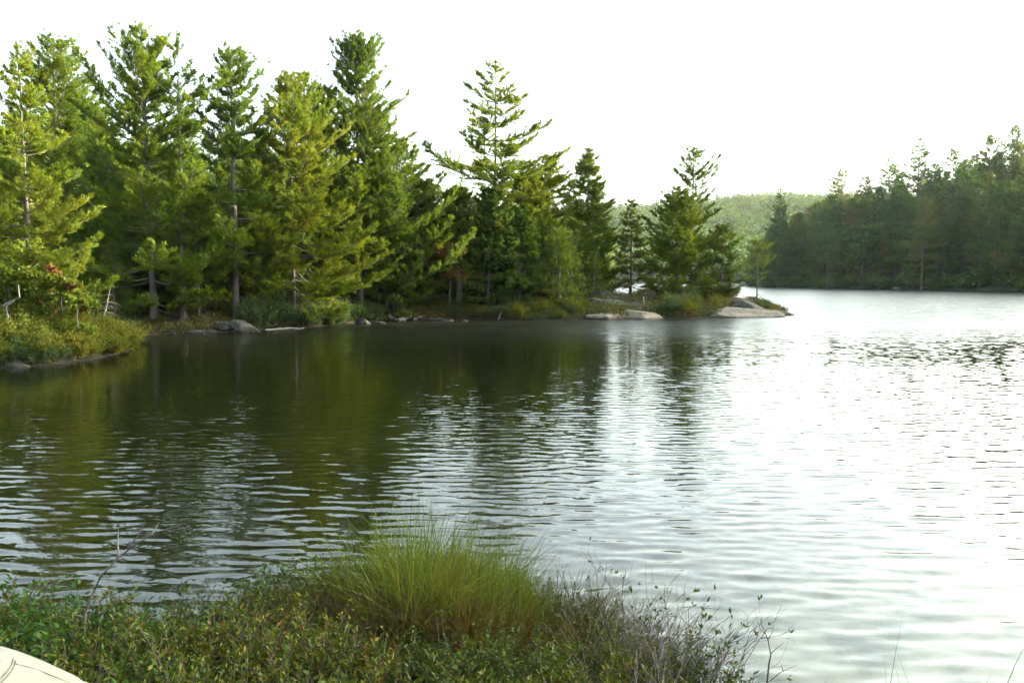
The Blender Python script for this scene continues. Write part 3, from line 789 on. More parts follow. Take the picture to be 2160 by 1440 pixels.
# ------------------------------------------------------------------ right hillside wood, far wood
def bush_mesh(seed, r=.7, h=.6, n=2200, leaf=(.075, .032), mat='shrub'):
    rg = np.random.default_rng(seed)
    tb = Tubes()
    pos, dirs = [], []
    ns = 26
    for i in range(ns):
        a = rg.uniform(0, 6.28); q = math.sqrt(rg.random())
        o = np.array([math.cos(a), math.sin(a), 0]) * r * q * .45
        e = np.array([math.cos(a) * r * q, math.sin(a) * r * q, h * rg.uniform(.6, 1.1) * (1 - .5 * q * q)])
        s = np.linspace(0, 1, 5)[:, None]
        pts = o + (e - o) * s + np.array([0, 0, 1]) * (np.sin(s * 3.14) * .06)
        tb.add(pts - [0, 0, .05], .012 * (1 - .7 * s[:, 0]), 3)
        m = n // ns
        t = rg.uniform(.12, 1.05, m)[:, None]
        pos.append(o + (e - o) * t + rg.normal(size=(m, 3)) * r * .10)
        dirs.append(np.tile(unit(e - o), (m, 1)))
    pos, dirs = np.concatenate(pos), np.concatenate(dirs)
    v, f, ti = blades(rg, pos, dirs, 2, leaf[0], leaf[1], .9, .15)
    return tb.mesh('stems', M['stem']), mesh_np('foliage', v, f, M[mat], ti)

right_shrub = [bush_mesh(480 + i, n=420, leaf=(.22, .11), mat='hill') for i in range(2)]
lod = [conifer(200 + i, 18.0, base=b, width=w, prof=p, mat='hill', lift=lf, spacing=1.0, per=5, blade=(.75, .17), k=5, gap=.46, dead=0, irregular=.35, miss=.08, s_in=.15)
       for i, (b, w, p, lf) in enumerate([(.12, 3.0, .65, (-.05, .6)), (.06, 2.6, .75, (-.15, .3)), (.2, 3.6, .5, (0, .7)), (.1, 3.3, .55, (-.1, .5)), (.15, 2.7, .6, (0, .6)), (.04, 3.4, .65, (-.1, .5))])]
lod_leaf = [broadleaf(230 + i, 13, base=.15, rad=4.2, n_limb=14, leaf=(.7, .5), n_leaf=1500, mat=m, trunk_r=.18) for i, m in enumerate(['hill', 'hill', 'maple_tan'])]
def rtop(px):
    return np.interp(px, [1560, 1610, 1640, 1675, 1740, 1770, 1830, 1870, 1925, 2000, 2080, 2130, 2200, 2400, 2900], [540, 500, 450, 445, 405, 383, 370, 342, 330, 318, 292, 275, 265, 240, 150])
rng = np.random.default_rng(91)
nr, tries = 0, 0
spots = []
while nr < 215 and tries < 9000:
    tries += 1
    px = rng.uniform(1585, 2330)
    dep = rng.uniform(140, 300)
    x = P(px, 600, dep).x
    d = sdf(RIGHT, np.array([x]), np.array([dep]))[0]
    if d < 1.0 or d > 75:
        continue
    if any((x - a) ** 2 + (dep - b) ** 2 < (3.6 if d < 12 else 4.8) ** 2 for a, b in spots):
        continue
    zb = rh(x, dep)
    Hmax = P(px, rtop(px) + 8, dep).z - zb
    H = min(Hmax, rng.uniform(11, 22))
    if H < 6:
        continue
    spots.append((x, dep)); nr += 1
    if rng.random() < .14:
        ms, h0, nm, lb, ct = lod_leaf[rng.integers(0, 3)], 12.0, 'broadleaf_tree', 'rounded leafy tree in the wood on the right hillside', 'tree'
        H = min(H, 14)
    else:
        ms, h0, nm, lb, ct = lod[rng.integers(0, 6)], 18.0, 'conifer_tree', 'dark conifer in the dense wood on the right hillside', 'conifer tree'
    sc = H / h0
    place_tree(nm, ms, x, dep, zb - .2, rng.uniform(0, 6.28), (.55 + .75 * sc,) * 2 + (sc,), lb, ct, 'trees of the wood on the right hillside')
for i in range(150):
    px = rng.uniform(1570, 2330)
    y0 = float(np.interp(px, [1560, 1700, 1800, 1950, 2160, 2330], [262, 205, 196, 180, 147, 132]))
    for k_ in range(12):
        dep = y0 + rng.uniform(-6, 14)
        x = P(px, 600, dep).x
        d = sdf(RIGHT, np.array([x]), np.array([dep]))[0]
        if .1 < d < 4.5:
            break
    else:
        continue
    s_ = rng.uniform(1.6, 3.4)
    place_tree('shrub', right_shrub[rng.integers(0, 2)], x, dep, rh(x, dep) - .1, rng.uniform(0, 6.28), (s_, s_, s_), 'dark shrub along the waterline of the right hillside', 'shrub', 'shrubs along the right waterline', ('stems', 'foliage'))
# the same wood going on round the right side of the bay: its shade lies over the near bank and the foot of the far shore
for i in range(95):
    y = rng.uniform(8, 130); x = rng.uniform(118, 165)
    zb = rh(x, y); sc = rng.uniform(.85, 1.1)
    if math.atan2(x, y) < R(36):
        continue
    place_tree('conifer_tree', lod[rng.integers(0, 6)], x, y, zb - .2, rng.uniform(0, 6.28), (sc, sc, sc), 'dark conifer in the dense wood on the right hillside', 'conifer tree', 'trees of the wood on the right hillside')
# the ones that break the right skyline
def rhero(seed, px, dep, top, label, wpx, **kw):
    kw.setdefault('blade', (.6, .13)); kw.setdefault('gap', .36); kw.setdefault('k', 4); kw.setdefault('spacing', 1.2); kw.setdefault('dead', 4)
    kw.setdefault('mat', 'hill')
    return hero('conifer_tree', seed, px, dep, top, label, wpx=wpx, group='conifers standing out on the right hillside', cat='conifer tree', ground=rh, **kw)
rhero(301, 1640, 228, 398, 'dark spire at the near end of the right hillside shore', 55, base=.06, prof=.7, lift=(-.1, .5))
rhero(302, 1770, 232, 352, 'sparse pine with bare arms reaching left on the right skyline', 50, base=.3, prof=.5, miss=.25, lift=(.1, .4), asym=(.5, Wd))
rhero(303, 1822, 225, 372, 'low bushy pine on the right skyline next to the sparse pine', 40, base=.2, prof=.5)
rhero(304, 1868, 226, 328, 'thin open pine just left of the tallest layered one on the right skyline', 42, base=.3, prof=.45, miss=.25, lift=(.1, .7), irregular=.6)
rhero(305, 1926, 214, 286, 'tall layered pine rising above the right hillside wood', 72, base=.2, prof=.6, miss=.1, lift=(-.05, .4), spacing=1.5)
rhero(306, 2000, 214, 312, 'small ragged treetop right of the tall layered pine', 44, base=.2, prof=.5, miss=.2)
rhero(307, 2075, 206, 284, 'rounded treetop on the right skyline', 55, base=.2, prof=.4, lift=(.2, .8))
rhero(308, 2128, 204, 264, 'uppermost pine near the right edge of the view', 60, base=.2, prof=.5, miss=.15)
rhero(309, 1945, 182, 415, 'lighter olive pine with level boughs on the right shore slope', 58, base=.12, prof=.65, mat='pine_brown', lift=(-.15, .3))
rhero(310, 1745, 205, 470, 'pine with a tall bare pale trunk at the right waterline', 45, base=.45, prof=.5, trunk_r=.2)
rhero(311, 2165, 160, 440, 'dark pine with wide level boughs at the right edge of the view', 90, base=.08, prof=.6, lift=(-.1, .3))

# far wood on the hills: one mass
rng = np.random.default_rng(5)
n = 6500
fy = 318 + (rng.random(n) ** .8) * 640
fx = rng.uniform(-.02, .52, n) * fy + rng.normal(size=n) * 12
zf = far_h(fx, fy)
ok = zf > 0.4
fx, fy, zf = fx[ok], fy[ok], zf[ok]
n = len(fx)
con = rng.random(n) < .45
hh = np.where(con, rng.uniform(10, 19, n), rng.uniform(9, 15, n))
rw = np.where(con, rng.uniform(1.6, 2.6, n), rng.uniform(3, 5, n))
kk = 64
u = rng.random((n, kk)); th = rng.uniform(0, 6.283, (n, kk))
rad_ = np.where(con[:, None], rw[:, None] * (1 - u) ** .9, rw[:, None] * np.sqrt(np.clip(1 - (2 * u - 1) ** 2, 0, 1)))
rad_ *= rng.uniform(.5, 1.1, (n, kk))
zc = np.where(con[:, None], .12 + .88 * u, .3 + .7 * u) * hh[:, None]
pos = np.stack([fx[:, None] + rad_ * np.cos(th), fy[:, None] + rad_ * np.sin(th), zf[:, None] + zc], -1).reshape(-1, 3)
dr = np.stack([np.cos(th), np.sin(th), np.where(con[:, None], -.1, .5) + 0 * u], -1).reshape(-1, 3)
tt = np.where(con, rng.uniform(0, .4, n), rng.uniform(.35, 1, n)) 
v, f, ti = blades(rng, pos, unit(dr), 1, 1.7, 0.8, .6, 0, tintpos=np.repeat(tt, kk))
fw = link('far_wood', mesh_np('far_wood', v, f, M['far'], ti))
tag(fw, 'hazy autumn wood covering the distant hills', 'forest', kind='stuff')

# ------------------------------------------------------------------ shore shrubs
shr = {m: [bush_mesh(400 + i + 10 * j, mat=m, h=.55 + .12 * i) for i in range(3)] for j, m in enumerate(['shrub', 'heath', 'maple_tan'])}
rng = np.random.default_rng(12)
def put_shrubs(n, x0, x1, in0, in1, mats, smin, smax, label, group, name='shrub'):
    c = 0
    while c < n:
        px = rng.uniform(x0, x1)
        dep0 = shore_depth(px)
        d_in = rng.uniform(in0, in1)
        dep = dep0 + d_in
        x = P(px, 600, dep).x
        c += 1
        if sdf(LEFT, np.array([x]), np.array([dep]))[0] < .15:
            continue
        m = mats[rng.integers(0, len(mats))]
        s = rng.uniform(smin, smax)
        place_tree(name, shr[m][rng.integers(0, 3)], x, dep, lh(x, dep), rng.uniform(0, 6.28), (s, s, s * rng.uniform(.8, 1.15)), label, 'shrub', group, ('stems', 'foliage'))
put_shrubs(110, -120, 258, .1, 5.0, ['heath'], .75, 1.25, 'low yellowish heath shrub on the mound at the left edge', 'heath shrubs of the left mound', 'heath_shrub')
put_shrubs(12, -60, 150, -.1, .6, ['shrub'], .6, .9, 'dark green shrub at the foot of the left heath mound', 'dark shrubs under the left mound')
put_shrubs(46, 535, 770, .2, 3.5, ['shrub'], 1.0, 1.7, 'blue-green shrub on the waterside left of the logs', 'blue-green shrubs on the waterside')
put_shrubs(26, 760, 1000, .4, 4.5, ['shrub', 'heath'], .7, 1.2, 'low shrub on the bank under the cedars', 'shrubs under the cedars')
put_shrubs(76, 1000, 1226, .15, 6, ['heath', 'heath', 'shrub'], .7, 1.25, 'olive heath shrub on the bank left of the rock dome', 'heath shrubs left of the rock dome', 'heath_shrub')
put_shrubs(26, 1400, 1468, .8, 6, ['heath', 'shrub'], .8, 1.3, 'bushy green shrub between the two pale rocks of the point', 'shrubs between the rocks of the point')
put_shrubs(34, 1400, 1550, 4.0, 8, ['shrub', 'heath'], .9, 1.4, 'rounded green shrub on the tip rock of the point', 'shrubs on the tip rock')
put_shrubs(9, 1585, 1618, 1.0, 1.8, ['shrub'], .55, .8, 'little shrub at the foot of the smallest pine', 'little shrubs under the smallest pine')
put_shrubs(9, 300, 520, 1.5, 5, ['maple_tan', 'heath'], .4, .7, 'rusty low shrub on the mound of the cove', 'rusty shrubs at the cove')

# ------------------------------------------------------------------ rocks
def rock_mesh(seed, dims, cuts=14, sub=5, amp=.09, mat=None):
    rg = np.random.default_rng(seed)
    bm = bmesh.new()
    bmesh.ops.create_icosphere(bm, subdivisions=sub, radius=1)
    co = np.array([v.co[:] for v in bm.verts])
    for i in range(cuts):
        nrm = rg.normal(size=3); nrm[2] = abs(nrm[2]) * .9; nrm /= np.linalg.norm(nrm)
        off = rg.uniform(.42, .85)
        dd = co @ nrm - off
        co -= np.outer(np.maximum(dd, 0) * .93, nrm)
    for v, c in zip(bm.verts, co):
        q = Vector(c) * 2.1 + Vector((seed * 3.1, seed, 0))
        f = 1 + amp * mnoise.noise(q) + amp * .6 * mnoise.noise(q * 2.7) + amp * .35 * mnoise.noise(q * 6) - amp * .7 * max(0, .12 - abs(mnoise.noise(q * 1.3 + Vector((9, 2, 4))))) / .12
        v.co = Vector((c[0] * dims[0], c[1] * dims[1], c[2] * dims[2])) * f
    me = bpy.data.meshes.new('boulder'); bm.to_mesh(me); bm.free()
    me.polygons.foreach_set('use_smooth', np.ones(len(me.polygons), bool))
    me.materials.append(mat)
    return me
def rock(seed, px, depth, zc, dims, label, rot=(0, 0, 0), name='boulder', cat='boulder', mat='rock', **kw):
    if 280 < px < 1700:
        depth += 1.2
    p = P(px, 600, depth)
    o = link(name, rock_mesh(seed, dims, mat=M[mat], **kw))
    o.location = (p.x, depth, zc); o.rotation_euler = rot
    return tag(o, label, cat)
PALE, DARK = 'rock', 'rock_dark'
rock(1, 1250, 59.0, 1.30, (2.6, 2.2, 1.05), 'grey rounded rock dome left of the point pines', (0, .1, .2), 'rock_dome', 'rock', amp=.08, mat=DARK)
rock(2, 1290, 56.0, .70, (2.2, 1.5, .8), 'lower grey ledge below the rock dome', (0, .1, -.3), 'rock_ledge', 'rock', amp=.08, mat=DARK)
rock(3, 1283, 52.6, .10, (1.7, 1.1, .58), 'pale low rock at the water below the ledge', (0, 0, .1))
rock(4, 1350, 53.2, .12, (2.5, 1.4, .85), 'pale slanting rock sloping right into the water', (0, .16, 0))
rock(5, 1385, 66, 1.35, (2.3, 1.6, 1.35), 'grey rock hump behind the point shrubs', (0, 0, .4), 'rock_dome', 'rock', mat=DARK)
rock(6, 1550, 55.6, .08, (3.7, 1.6, .78), 'long low pale rock shelf along the tip of the point', (0, .0, .08), 'rock_shelf', 'rock', cuts=8, amp=.06)
rock(7, 1612, 58.2, .06, (2.6, 1.4, .72), 'flat pale rock running out as the very end of the point', (0, .16, .15), 'rock_shelf', 'rock', cuts=8, amp=.06)
rock(8, 1572, 58.0, .65, (1.8, 1.3, .75), 'grey rock bump beside the smallest pine', (0, .1, 0), mat=DARK)
rock(9, 512, 39.2, .32, (.85, .6, .34), 'tilted split slab at the corner of the cove', (.1, .5, .1), 'rock_slab', 'rock', cuts=16, mat=DARK)
rock(10, 474, 39.4, .35, (.5, .5, .26), 'dark block left of the tilted slab', (0, .2, .4), cuts=16, mat=DARK)
rock(11, 405, 38.9, .06, (1.1, .5, .24), 'flat shore ledge in the middle of the cove', (0, 0, .1), 'rock_ledge', 'rock', cuts=16, mat=DARK)
rock(12, 362, 38.6, .04, (.6, .4, .2), 'small shore ledge at the left of the cove', (0, 0, .2), 'rock_ledge', 'rock', cuts=16, mat=DARK)
rock(13, 445, 39.0, .04, (.8, .4, .2), 'low shore ledge between the flat ledge and the dark block', (0, 0, .2), 'rock_ledge', 'rock', cuts=16, mat=DARK)
rock(14, 205, 35.5, .55, (.6, .5, .4), 'grey boulder behind the dead sapling', (0, 0, .5), mat=DARK)
rock(15, 768, 46.6, .06, (.75, .5, .26), 'wedge shaped brown rock at the waterline right of the blue-green shrubs', (0, .35, 0), mat=DARK)
rock(16, 800, 47.4, .02, (.7, .4, .16), 'low brown rock just right of the wedge shaped one', mat=DARK)
rock(17, 920, 50.3, .04, (1.2, .5, .28), 'grey rock under the cedar bank', (0, 0, .1), mat=DARK)
rock(18, 948, 49.6, .02, (.4, .3, .14), 'small whitish stone under the cedar bank')
rock(19, 980, 49.6, .02, (.4, .3, .13), 'small orange brown stone at the waterline', mat=DARK)
rock(20, 20, 25.0, .05, (.8, .5, .26), 'dark rock at the water under the left mound', mat=DARK)
rock(21, 1890, 172, .4, (1.1, 1.0, .6), 'grey boulder at the foot of the right hillside', mat=DARK)

# ------------------------------------------------------------------ driftwood and logs
def log(pts_px, depth, r, label, mat='deadwood', name='fallen_log', cat='log', sides=7, lift=0.0):
    tb = Tubes()
    if 840 < pts_px[0][0] < 1340 and pts_px[-1][1] < 640:
        depth = min(ground_hit(pts_px[0][0], max(q[1] for q in pts_px) + 1) - .3, 66)
    elif 280 < pts_px[0][0] < 1340:
        depth = shore_depth(pts_px[0][0]) - .1
    pw = [P(a, b, depth + (q or 0)) for a, b, q in pts_px]
    o0 = pw[0].copy()
    pts = np.array([(p - o0)[:] for p in pw])
    t = np.linspace(0, 1, len(pts))
    tt = np.linspace(0, 1, 9)
    pts = np.stack([np.interp(tt, t, pts[:, j]) for j in range(3)], 1)
    rg = np.random.default_rng(int(pts_px[0][0]))
    pts[1:-1] += rg.normal(size=(7, 3)) * r * .25
    tb.add(pts, r * (1 - .55 * tt), sides)
    ob = link(name, tb.mesh('log', M[mat])); ob.location = o0
    return tag(ob, label, cat)
log([(862, 617, 0), (886, 631, -.3)], 53.5, .09, 'bleached log sloping down to the right, first of the driftwood pile')
log([(872, 620, 0), (905, 631, .2)], 54, .08, 'bleached log lying across the driftwood pile')
log([(850, 630, 0), (868, 633, 0)], 53, .09, 'short bleached log at the left end of the driftwood pile')
log([(885, 634, 0), (884, 616, 0)], 53.8, .05, 'upright bleached stub in the driftwood pile', name='wood_stub', cat='stump')
log([(906, 621, 0), (948, 623, .5)], 54.5, .08, 'level bleached log right of the driftwood pile')
log([(988, 622, 0), (1050, 636, -.6)], 54.5, .09, 'long bleached log right of the thick trunked cedar')
log([(1062, 636, 0), (1085, 632, 0)], 54.2, .08, 'short bleached log at the foot of the round skirted cedar')
log([(842, 675, 0), (868, 668, .2)], 50.3, .14, 'yellowish log at the waterline', 'deadwood')
log([(872, 674, 0), (892, 666, .2)], 50.6, .13, 'brown log slanting up from the waterline', 'bark')
log([(820, 668, 0), (842, 675, 0)], 50.2, .11, 'dark log sloping down to the yellowish log', 'bark')
log([(560, 696, 0), (642, 691, 1.2)], 41.0, .06, 'thin pale log floating at the cove corner', name='floating_log')
log([(1049, 678, 0), (1058, 657, .1)], 51.8, .045, 'pale stick leaning out of the water on the middle shore', name='leaning_stick', cat='stick')
log([(1366, 656, 0), (1359, 645, 0), (1357, 625, 0)], 57.5, .05, 'pale curved stick standing on the rocks of the point', name='curved_stick', cat='stick')
log([(32, 768, 0), (60, 767, .1), (95, 761, .3)], 25.3, .03, 'pale thin branch lying at the water under the left mound', name='drift_branch', cat='branch')

# ------------------------------------------------------------------ near bank plants
def leaf_shrub(seed, h=.5, n_st=46, mat='bank', leaf=(.036, .0135), rad=.32, nl=27, lean=.5, bare=0.0):
    rg = np.random.default_rng(seed)
    tb = Tubes()
    pos, dirs = [], []
    for i in range(n_st):
        a = rg.uniform(0, 6.28); q = math.sqrt(rg.random())
        o = np.array([math.cos(a), math.sin(a), 0]) * rad * q * .8
        hh = h * rg.uniform(.55, 1.12)
        s = np.linspace(0, 1, 6)
        az = a + rg.normal() * .8
        le = lean * hh * rg.uniform(.1, 1)
        pts = o + np.stack([math.cos(az) * le * s ** 1.6, math.sin(az) * le * s ** 1.6, hh * s], 1) + np.concatenate([[[0, 0, 0]], rg.normal(size=(5, 3)) * .012])
        tb.add(pts - [0, 0, .03], .0032 * (1 - .6 * s) + .0006, 3)
        for b in range(2):
            s1 = rg.uniform(.35, .8)
            ob = np.array([np.interp(s1, s, pts[:, j]) for j in range(3)])
            az2 = rg.uniform(0, 6.28); l2 = h * rg.uniform(.15, .35)
            sp = np.linspace(0, 1, 4)
            pt2 = ob + np.stack([math.cos(az2) * l2 * sp * .7, math.sin(az2) * l2 * sp * .7, l2 * sp * .8], 1)
            tb.add(pt2, .002 * (1 - .6 * sp) + .0005, 3)
            if rg.random() >= bare:
                m = nl // 3
                t2 = rg.uniform(.1, 1, m)
                pos.append(np.stack([np.interp(t2, sp, pt2[:, j]) for j in range(3)], 1))
                an = rg.uniform(0, 6.28, m)
                dirs.append(np.stack([np.cos(an), np.sin(an), rg.uniform(.2, 1.1, m)], 1))
        if rg.random() < bare:
            continue
        t = rg.uniform(.18, 1, nl)
        pos.append(np.stack([np.interp(t, s, pts[:, j]) for j in range(3)], 1))
        an = rg.uniform(0, 6.28, nl)
        dirs.append(np.stack([np.cos(an), np.sin(an), rg.uniform(.1, 1.2, nl)], 1))
    if not pos:
        return tb.mesh('stems', M['twig']), None
    pos, dirs = np.concatenate(pos), unit(np.concatenate(dirs))
    v, f, ti = blades(rg, pos, dirs, 1, leaf[0], leaf[1], .25, 0)
    return tb.mesh('stems', M['twig' if bare > .3 else 'stem']), mesh_np('foliage', v, f, M[mat], ti)

bank_mix = [leaf_shrub(600 + i, h=.42 + .04 * i, mat='bank') for i in range(5)]
bank_green = [leaf_shrub(620 + i, h=.45 + .05 * i, mat='bank_green', leaf=(.05, .02)) for i in range(3)]
bank_bare = [leaf_shrub(640 + i, h=.5, n_st=60, mat='bank', bare=.86, lean=.9) for i in range(3)]
rng = np.random.default_rng(31)
cells = []
for gx in np.arange(-5.2, 2.5, .27):
    for gy in np.arange(2.0, 6.4, .27):
        cells.append((gx + rng.normal() * .08, gy + rng.normal() * .08))
for x, y in cells:
    d = sdf(BANK, np.array([x]), np.array([y]))[0]
    if d < .05:
        continue
    if math.hypot((x + .45) / 1.05, (y - 5.6) / .9) < .8 and rng.random() < .25:
        continue
    s = rng.uniform(.75, 1.15)
    s *= 1 - .5 * math.exp(-(((x + .4) / 1.1) ** 2 + ((y - 5.0) / .85) ** 2) ** 2)
    if x < -2.0 + rng.normal() * .5 and rng.random() < .75:
        ms, lb, gp = bank_green[rng.integers(0, 3)], 'leafy green shrub of the near bank on the left', 'green shrubs of the near bank'
    elif x > .4 and d < .8 and rng.random() < .6:
        ms, lb, gp = bank_bare[rng.integers(0, 3)], 'thin half bare twiggy shrub at the water edge of the near bank', 'twiggy shrubs of the near bank'
    else:
        ms, lb, gp = bank_mix[rng.integers(0, 5)], 'low olive and rusty leaved shrub of the near bank', 'olive shrubs of the near bank'
    place_tree('bank_shrub', ms, x, y, bh(x, y), rng.uniform(0, 6.28), (s, s, s), lb, 'shrub', gp, ('stems', 'foliage'))

def grass_mesh(seed, n=150, h=.85, rad=.20, w=.0088, lean=.85, mat='grass'):
    rg = np.random.default_rng(seed)
    a = rg.uniform(0, 6.28, n); q = np.sqrt(rg.random(n)) * rad
    az = a + rg.normal(size=n) * .7
    H = h * rg.uniform(.35, 1.15, n)
    le = H * lean * rg.uniform(.1, 1.1, n) ** 1.3
    s = np.linspace(0, 1, 7)
    x = (np.cos(a) * q)[:, None] + np.cos(az)[:, None] * le[:, None] * s ** 2
    y = (np.sin(a) * q)[:, None] + np.sin(az)[:, None] * le[:, None] * s ** 2
    z = H[:, None] * (s - .22 * (le / H)[:, None] * s ** 3) - .03
    ws = w * rg.uniform(.6, 1.2, n)[:, None] * (1 - s ** 1.8 * .95) * .5
    yaw = rg.uniform(0, 6.28, n)
    sx, sy = np.cos(yaw)[:, None] * ws, np.sin(yaw)[:, None] * ws
    v = np.stack([np.stack([x - sx, y - sy, z], -1), np.stack([x + sx, y + sy, z], -1)], 2).reshape(-1, 3)
    b = np.arange(n)[:, None] * 14 + np.arange(6)[None] * 2
    f = np.stack([b, b + 1, b + 3, b + 2], -1).reshape(-1, 4)
    t = np.repeat(np.clip(rg.normal(.45, .25, n), 0, 1), 14)
    return mesh_np('blades', v, f, M[mat], t)
gm = [grass_mesh(700 + i) for i in range(4)]
gd = [grass_mesh(710 + i, n=200, h=.55, mat='drygrass', lean=.9) for i in range(2)]
rng = np.random.default_rng(8)
def put_grass(x, y, s, meshes, label, group):
    o = link('grass_tussock', meshes[rng.integers(0, len(meshes))])
    o.location = (x, y, max(0.0, bh(x, y))); o.rotation_euler = (0, 0, rng.uniform(0, 6.28)); o.scale = (s, s, s)
    tag(o, label, 'grass tussock', group)
for i in range(58):
    gx, gy = rng.normal() * .72, rng.normal() * .33
    x, y = -.45 + gx, 5.62 + gy
    if abs(gx) > 1.3 or abs(gy) > .75:
        continue
    put_grass(x, y, (.52 + .50 * math.exp(-((gx + .2) / .6) ** 2)) * rng.uniform(.65, 1.25), gm, 'tall green grass tussock in the middle of the near bank', 'grass tussocks in the middle of the near bank')
for i in range(24):
    r_, a_ = math.sqrt(rng.random()), rng.uniform(0, 6.28)
    x, y = -.4 + 1.35 * r_ * math.cos(a_), 5.35 + .8 * r_ * math.sin(a_)
    put_grass(x, y, rng.uniform(.7, 1.2), gd, 'dry brown grass tuft among the green tussocks of the near bank', 'dry grass tufts of the near bank')
for (x, y, s) in [(-2.75, 5.0, .85), (-2.9, 5.15, .7), (-2.1, 5.0, .55), (-1.6, 5.3, .6), (-3.3, 5.2, .6)]:
    put_grass(x, y, s, gm, 'thin grass tuft beside the bare branch on the left of the near bank', 'thin grass tufts on the left of the near bank')
# single blades at the lower right
for (px, py, s) in [(1890, 1440, .5), (2090, 1435, .5), (2010, 1450, .5)]:
    pass

def bare_bush(seed, h, lean):
    rg = np.random.default_rng(seed)
    tb = Tubes(); tips = []
    def grow(o, d, L, r, lev):
        s = np.linspace(0, 1, 5)
        side = rg.normal(size=3) * .12 * L
        pts = o + d * (L * s)[:, None] + side * (s ** 2)[:, None]
        tb.add(pts, r * (1 - .55 * s), 4)
        if lev == 0:
            tips.append((pts[-1], d)); return
        for i in range(rg.integers(2, 4)):
            q = rg.uniform(.35, 1)
            b = np.array([np.interp(q, s, pts[:, j]) for j in range(3)])
            nd = unit(d + rg.normal(size=3) * .42 + np.array([0, 0, .12]))
            grow(b, nd, L * rg.uniform(.45, .75), r * .55, lev - 1)
    for i in range(9):
        d = unit(np.array([lean[0], lean[1], 1.0]) + rg.normal(size=3) * [.45, .35, .2])
        grow(np.array([rg.normal() * .07, rg.normal() * .05, -.04]), d, h * rg.uniform(.5, .85), .0055, 3)
    pos = np.array([t[0] for t in tips]); dr = np.array([t[1] for t in tips])
    pick = rg.random(len(pos)) < .16
    v, f, ti = blades(rg, pos[pick], dr[pick], 4, .035, .013, .7, .1)
    return tb.mesh('stems', M['twig']), mesh_np('foliage', v, f, M['bank'], ti)
for i, (x, y, h_, lb) in enumerate([(.55, 5.55, .62, 'bare grey twig bush beside the right end of the tall grass'), (.80, 5.25, .66, 'second bare twig bush going right from the tall grass'),
                                    (1.0, 4.9, .60, 'bare twig bush leaning out over the water with a few leaves'), (1.12, 4.5, .62, 'slanting bare twig bush nearest the thin bare sapling'), (.35, 5.8, .5, 'low bare twig bush behind the right end of the tall grass')]):
    place_tree('twig_bush', bare_bush(660 + i, h_, (.55, -.05)), x, y, bh(x, y), 0, (1, 1, 1), lb, 'bare bush', 'bare twig bushes of the near bank', ('stems', 'foliage'))
sdg = grass_mesh(730, n=16, h=1.12, rad=.22, w=.007, lean=.5)
for x, y, lb in [(1.78, 3.5, 'few thin sedge blades rising at the bottom right of the view'), (2.12, 3.55, 'sparse sedge blades in the lower right corner')]:
    o = link('sedge', sdg); o.location = (x, y, -.02); o.rotation_euler = (0, 0, x * 3); tag(o, lb, 'sedge')
# bare twig plants
def twig_plant(name, label, trunk_pts, branches, depth, r, mat='twig'):
    tb = Tubes()
    base = P(*trunk_pts[0], depth)
    zb = bh(base.x, base.y)
    def wp(p, dd=0):
        q = P(p[0], p[1], depth + dd)
        return np.array([q.x - base.x, q.y - base.y, q.z - zb])
    tp = np.array([wp(p) for p in trunk_pts]); tp = np.concatenate([[[tp[0][0], 0, -.05]], tp])
    m = len(tp)
    tb.add(tp, r * (1 - .75 * np.linspace(0, 1, m)), 6)
    root = link(name, None); root.location = (base.x, base.y, zb); tag(root, label, 'bare sapling')
    link('stem', tb.mesh('stem', M[mat]), root)
    for br, dd in branches:
        b2 = Tubes()
        bp = np.array([wp(p, dd * i) for i, p in enumerate(br)])
        b2.add(bp, r * .5 * (1 - .75 * np.linspace(0, 1, len(bp))), 5)
        link('branch', b2.mesh('branch', M[mat]), root)
    return root
twig_plant('bare_sapling', 'bare dark branch arching right out of the left shrubs', [(176, 1345), (180, 1290), (192, 1260), (212, 1215), (250, 1175), (290, 1145), (330, 1122), (372, 1110)],
           [([(192, 1262), (222, 1257), (260, 1258), (295, 1272)], .02), ([(268, 1158), (295, 1125), (306, 1100)], -.02), ([(318, 1128), (328, 1115), (335, 1100)], .02),
            ([(372, 1110), (384, 1102)], 0), ([(178, 1302), (195, 1292), (210, 1284)], .02), ([(178, 1302), (165, 1298), (155, 1294)], -.02), ([(250, 1175), (248, 1140), (250, 1112)], .03)], 4.6, .011)
twig_plant('bare_sapling', 'thin bare sapling standing at the water right of the shrubs', [(1618, 1440), (1622, 1400), (1626, 1380), (1620, 1348), (1608, 1320), (1604, 1304)],
           [([(1620, 1348), (1630, 1332), (1632, 1316)], .01), ([(1614, 1335), (1604, 1328), (1600, 1312)], -.01), ([(1626, 1378), (1638, 1366), (1654, 1354)], .01), ([(1618, 1440), (1645, 1418), (1662, 1410), (1680, 1402)], .02), ([(1652, 1414), (1648, 1400)], 0)], 4.1, .006)

# unseen pines added behind the camera to keep sky light off the near bank
for i, (x, y) in enumerate([(-9, -5), (-6.2, -6.5), (-3.2, -5.2), (-.4, -6.2), (2.6, -5.4), (5.5, -6.6), (-11, -9), (-7.6, -10), (-4.5, -9.2), (-1.6, -10), (1.4, -9), (4.4, -10), (-12, -4)]):
    sc = rng.uniform(.7, .95)
    place_tree('pine_tree', kinds[i % 5], x, y, bh(x, y), rng.uniform(0, 6.28), (sc * .8, sc * .8, sc), 'unseen pine added behind the viewer to dim the near bank', 'pine tree', 'added pines behind the viewer')
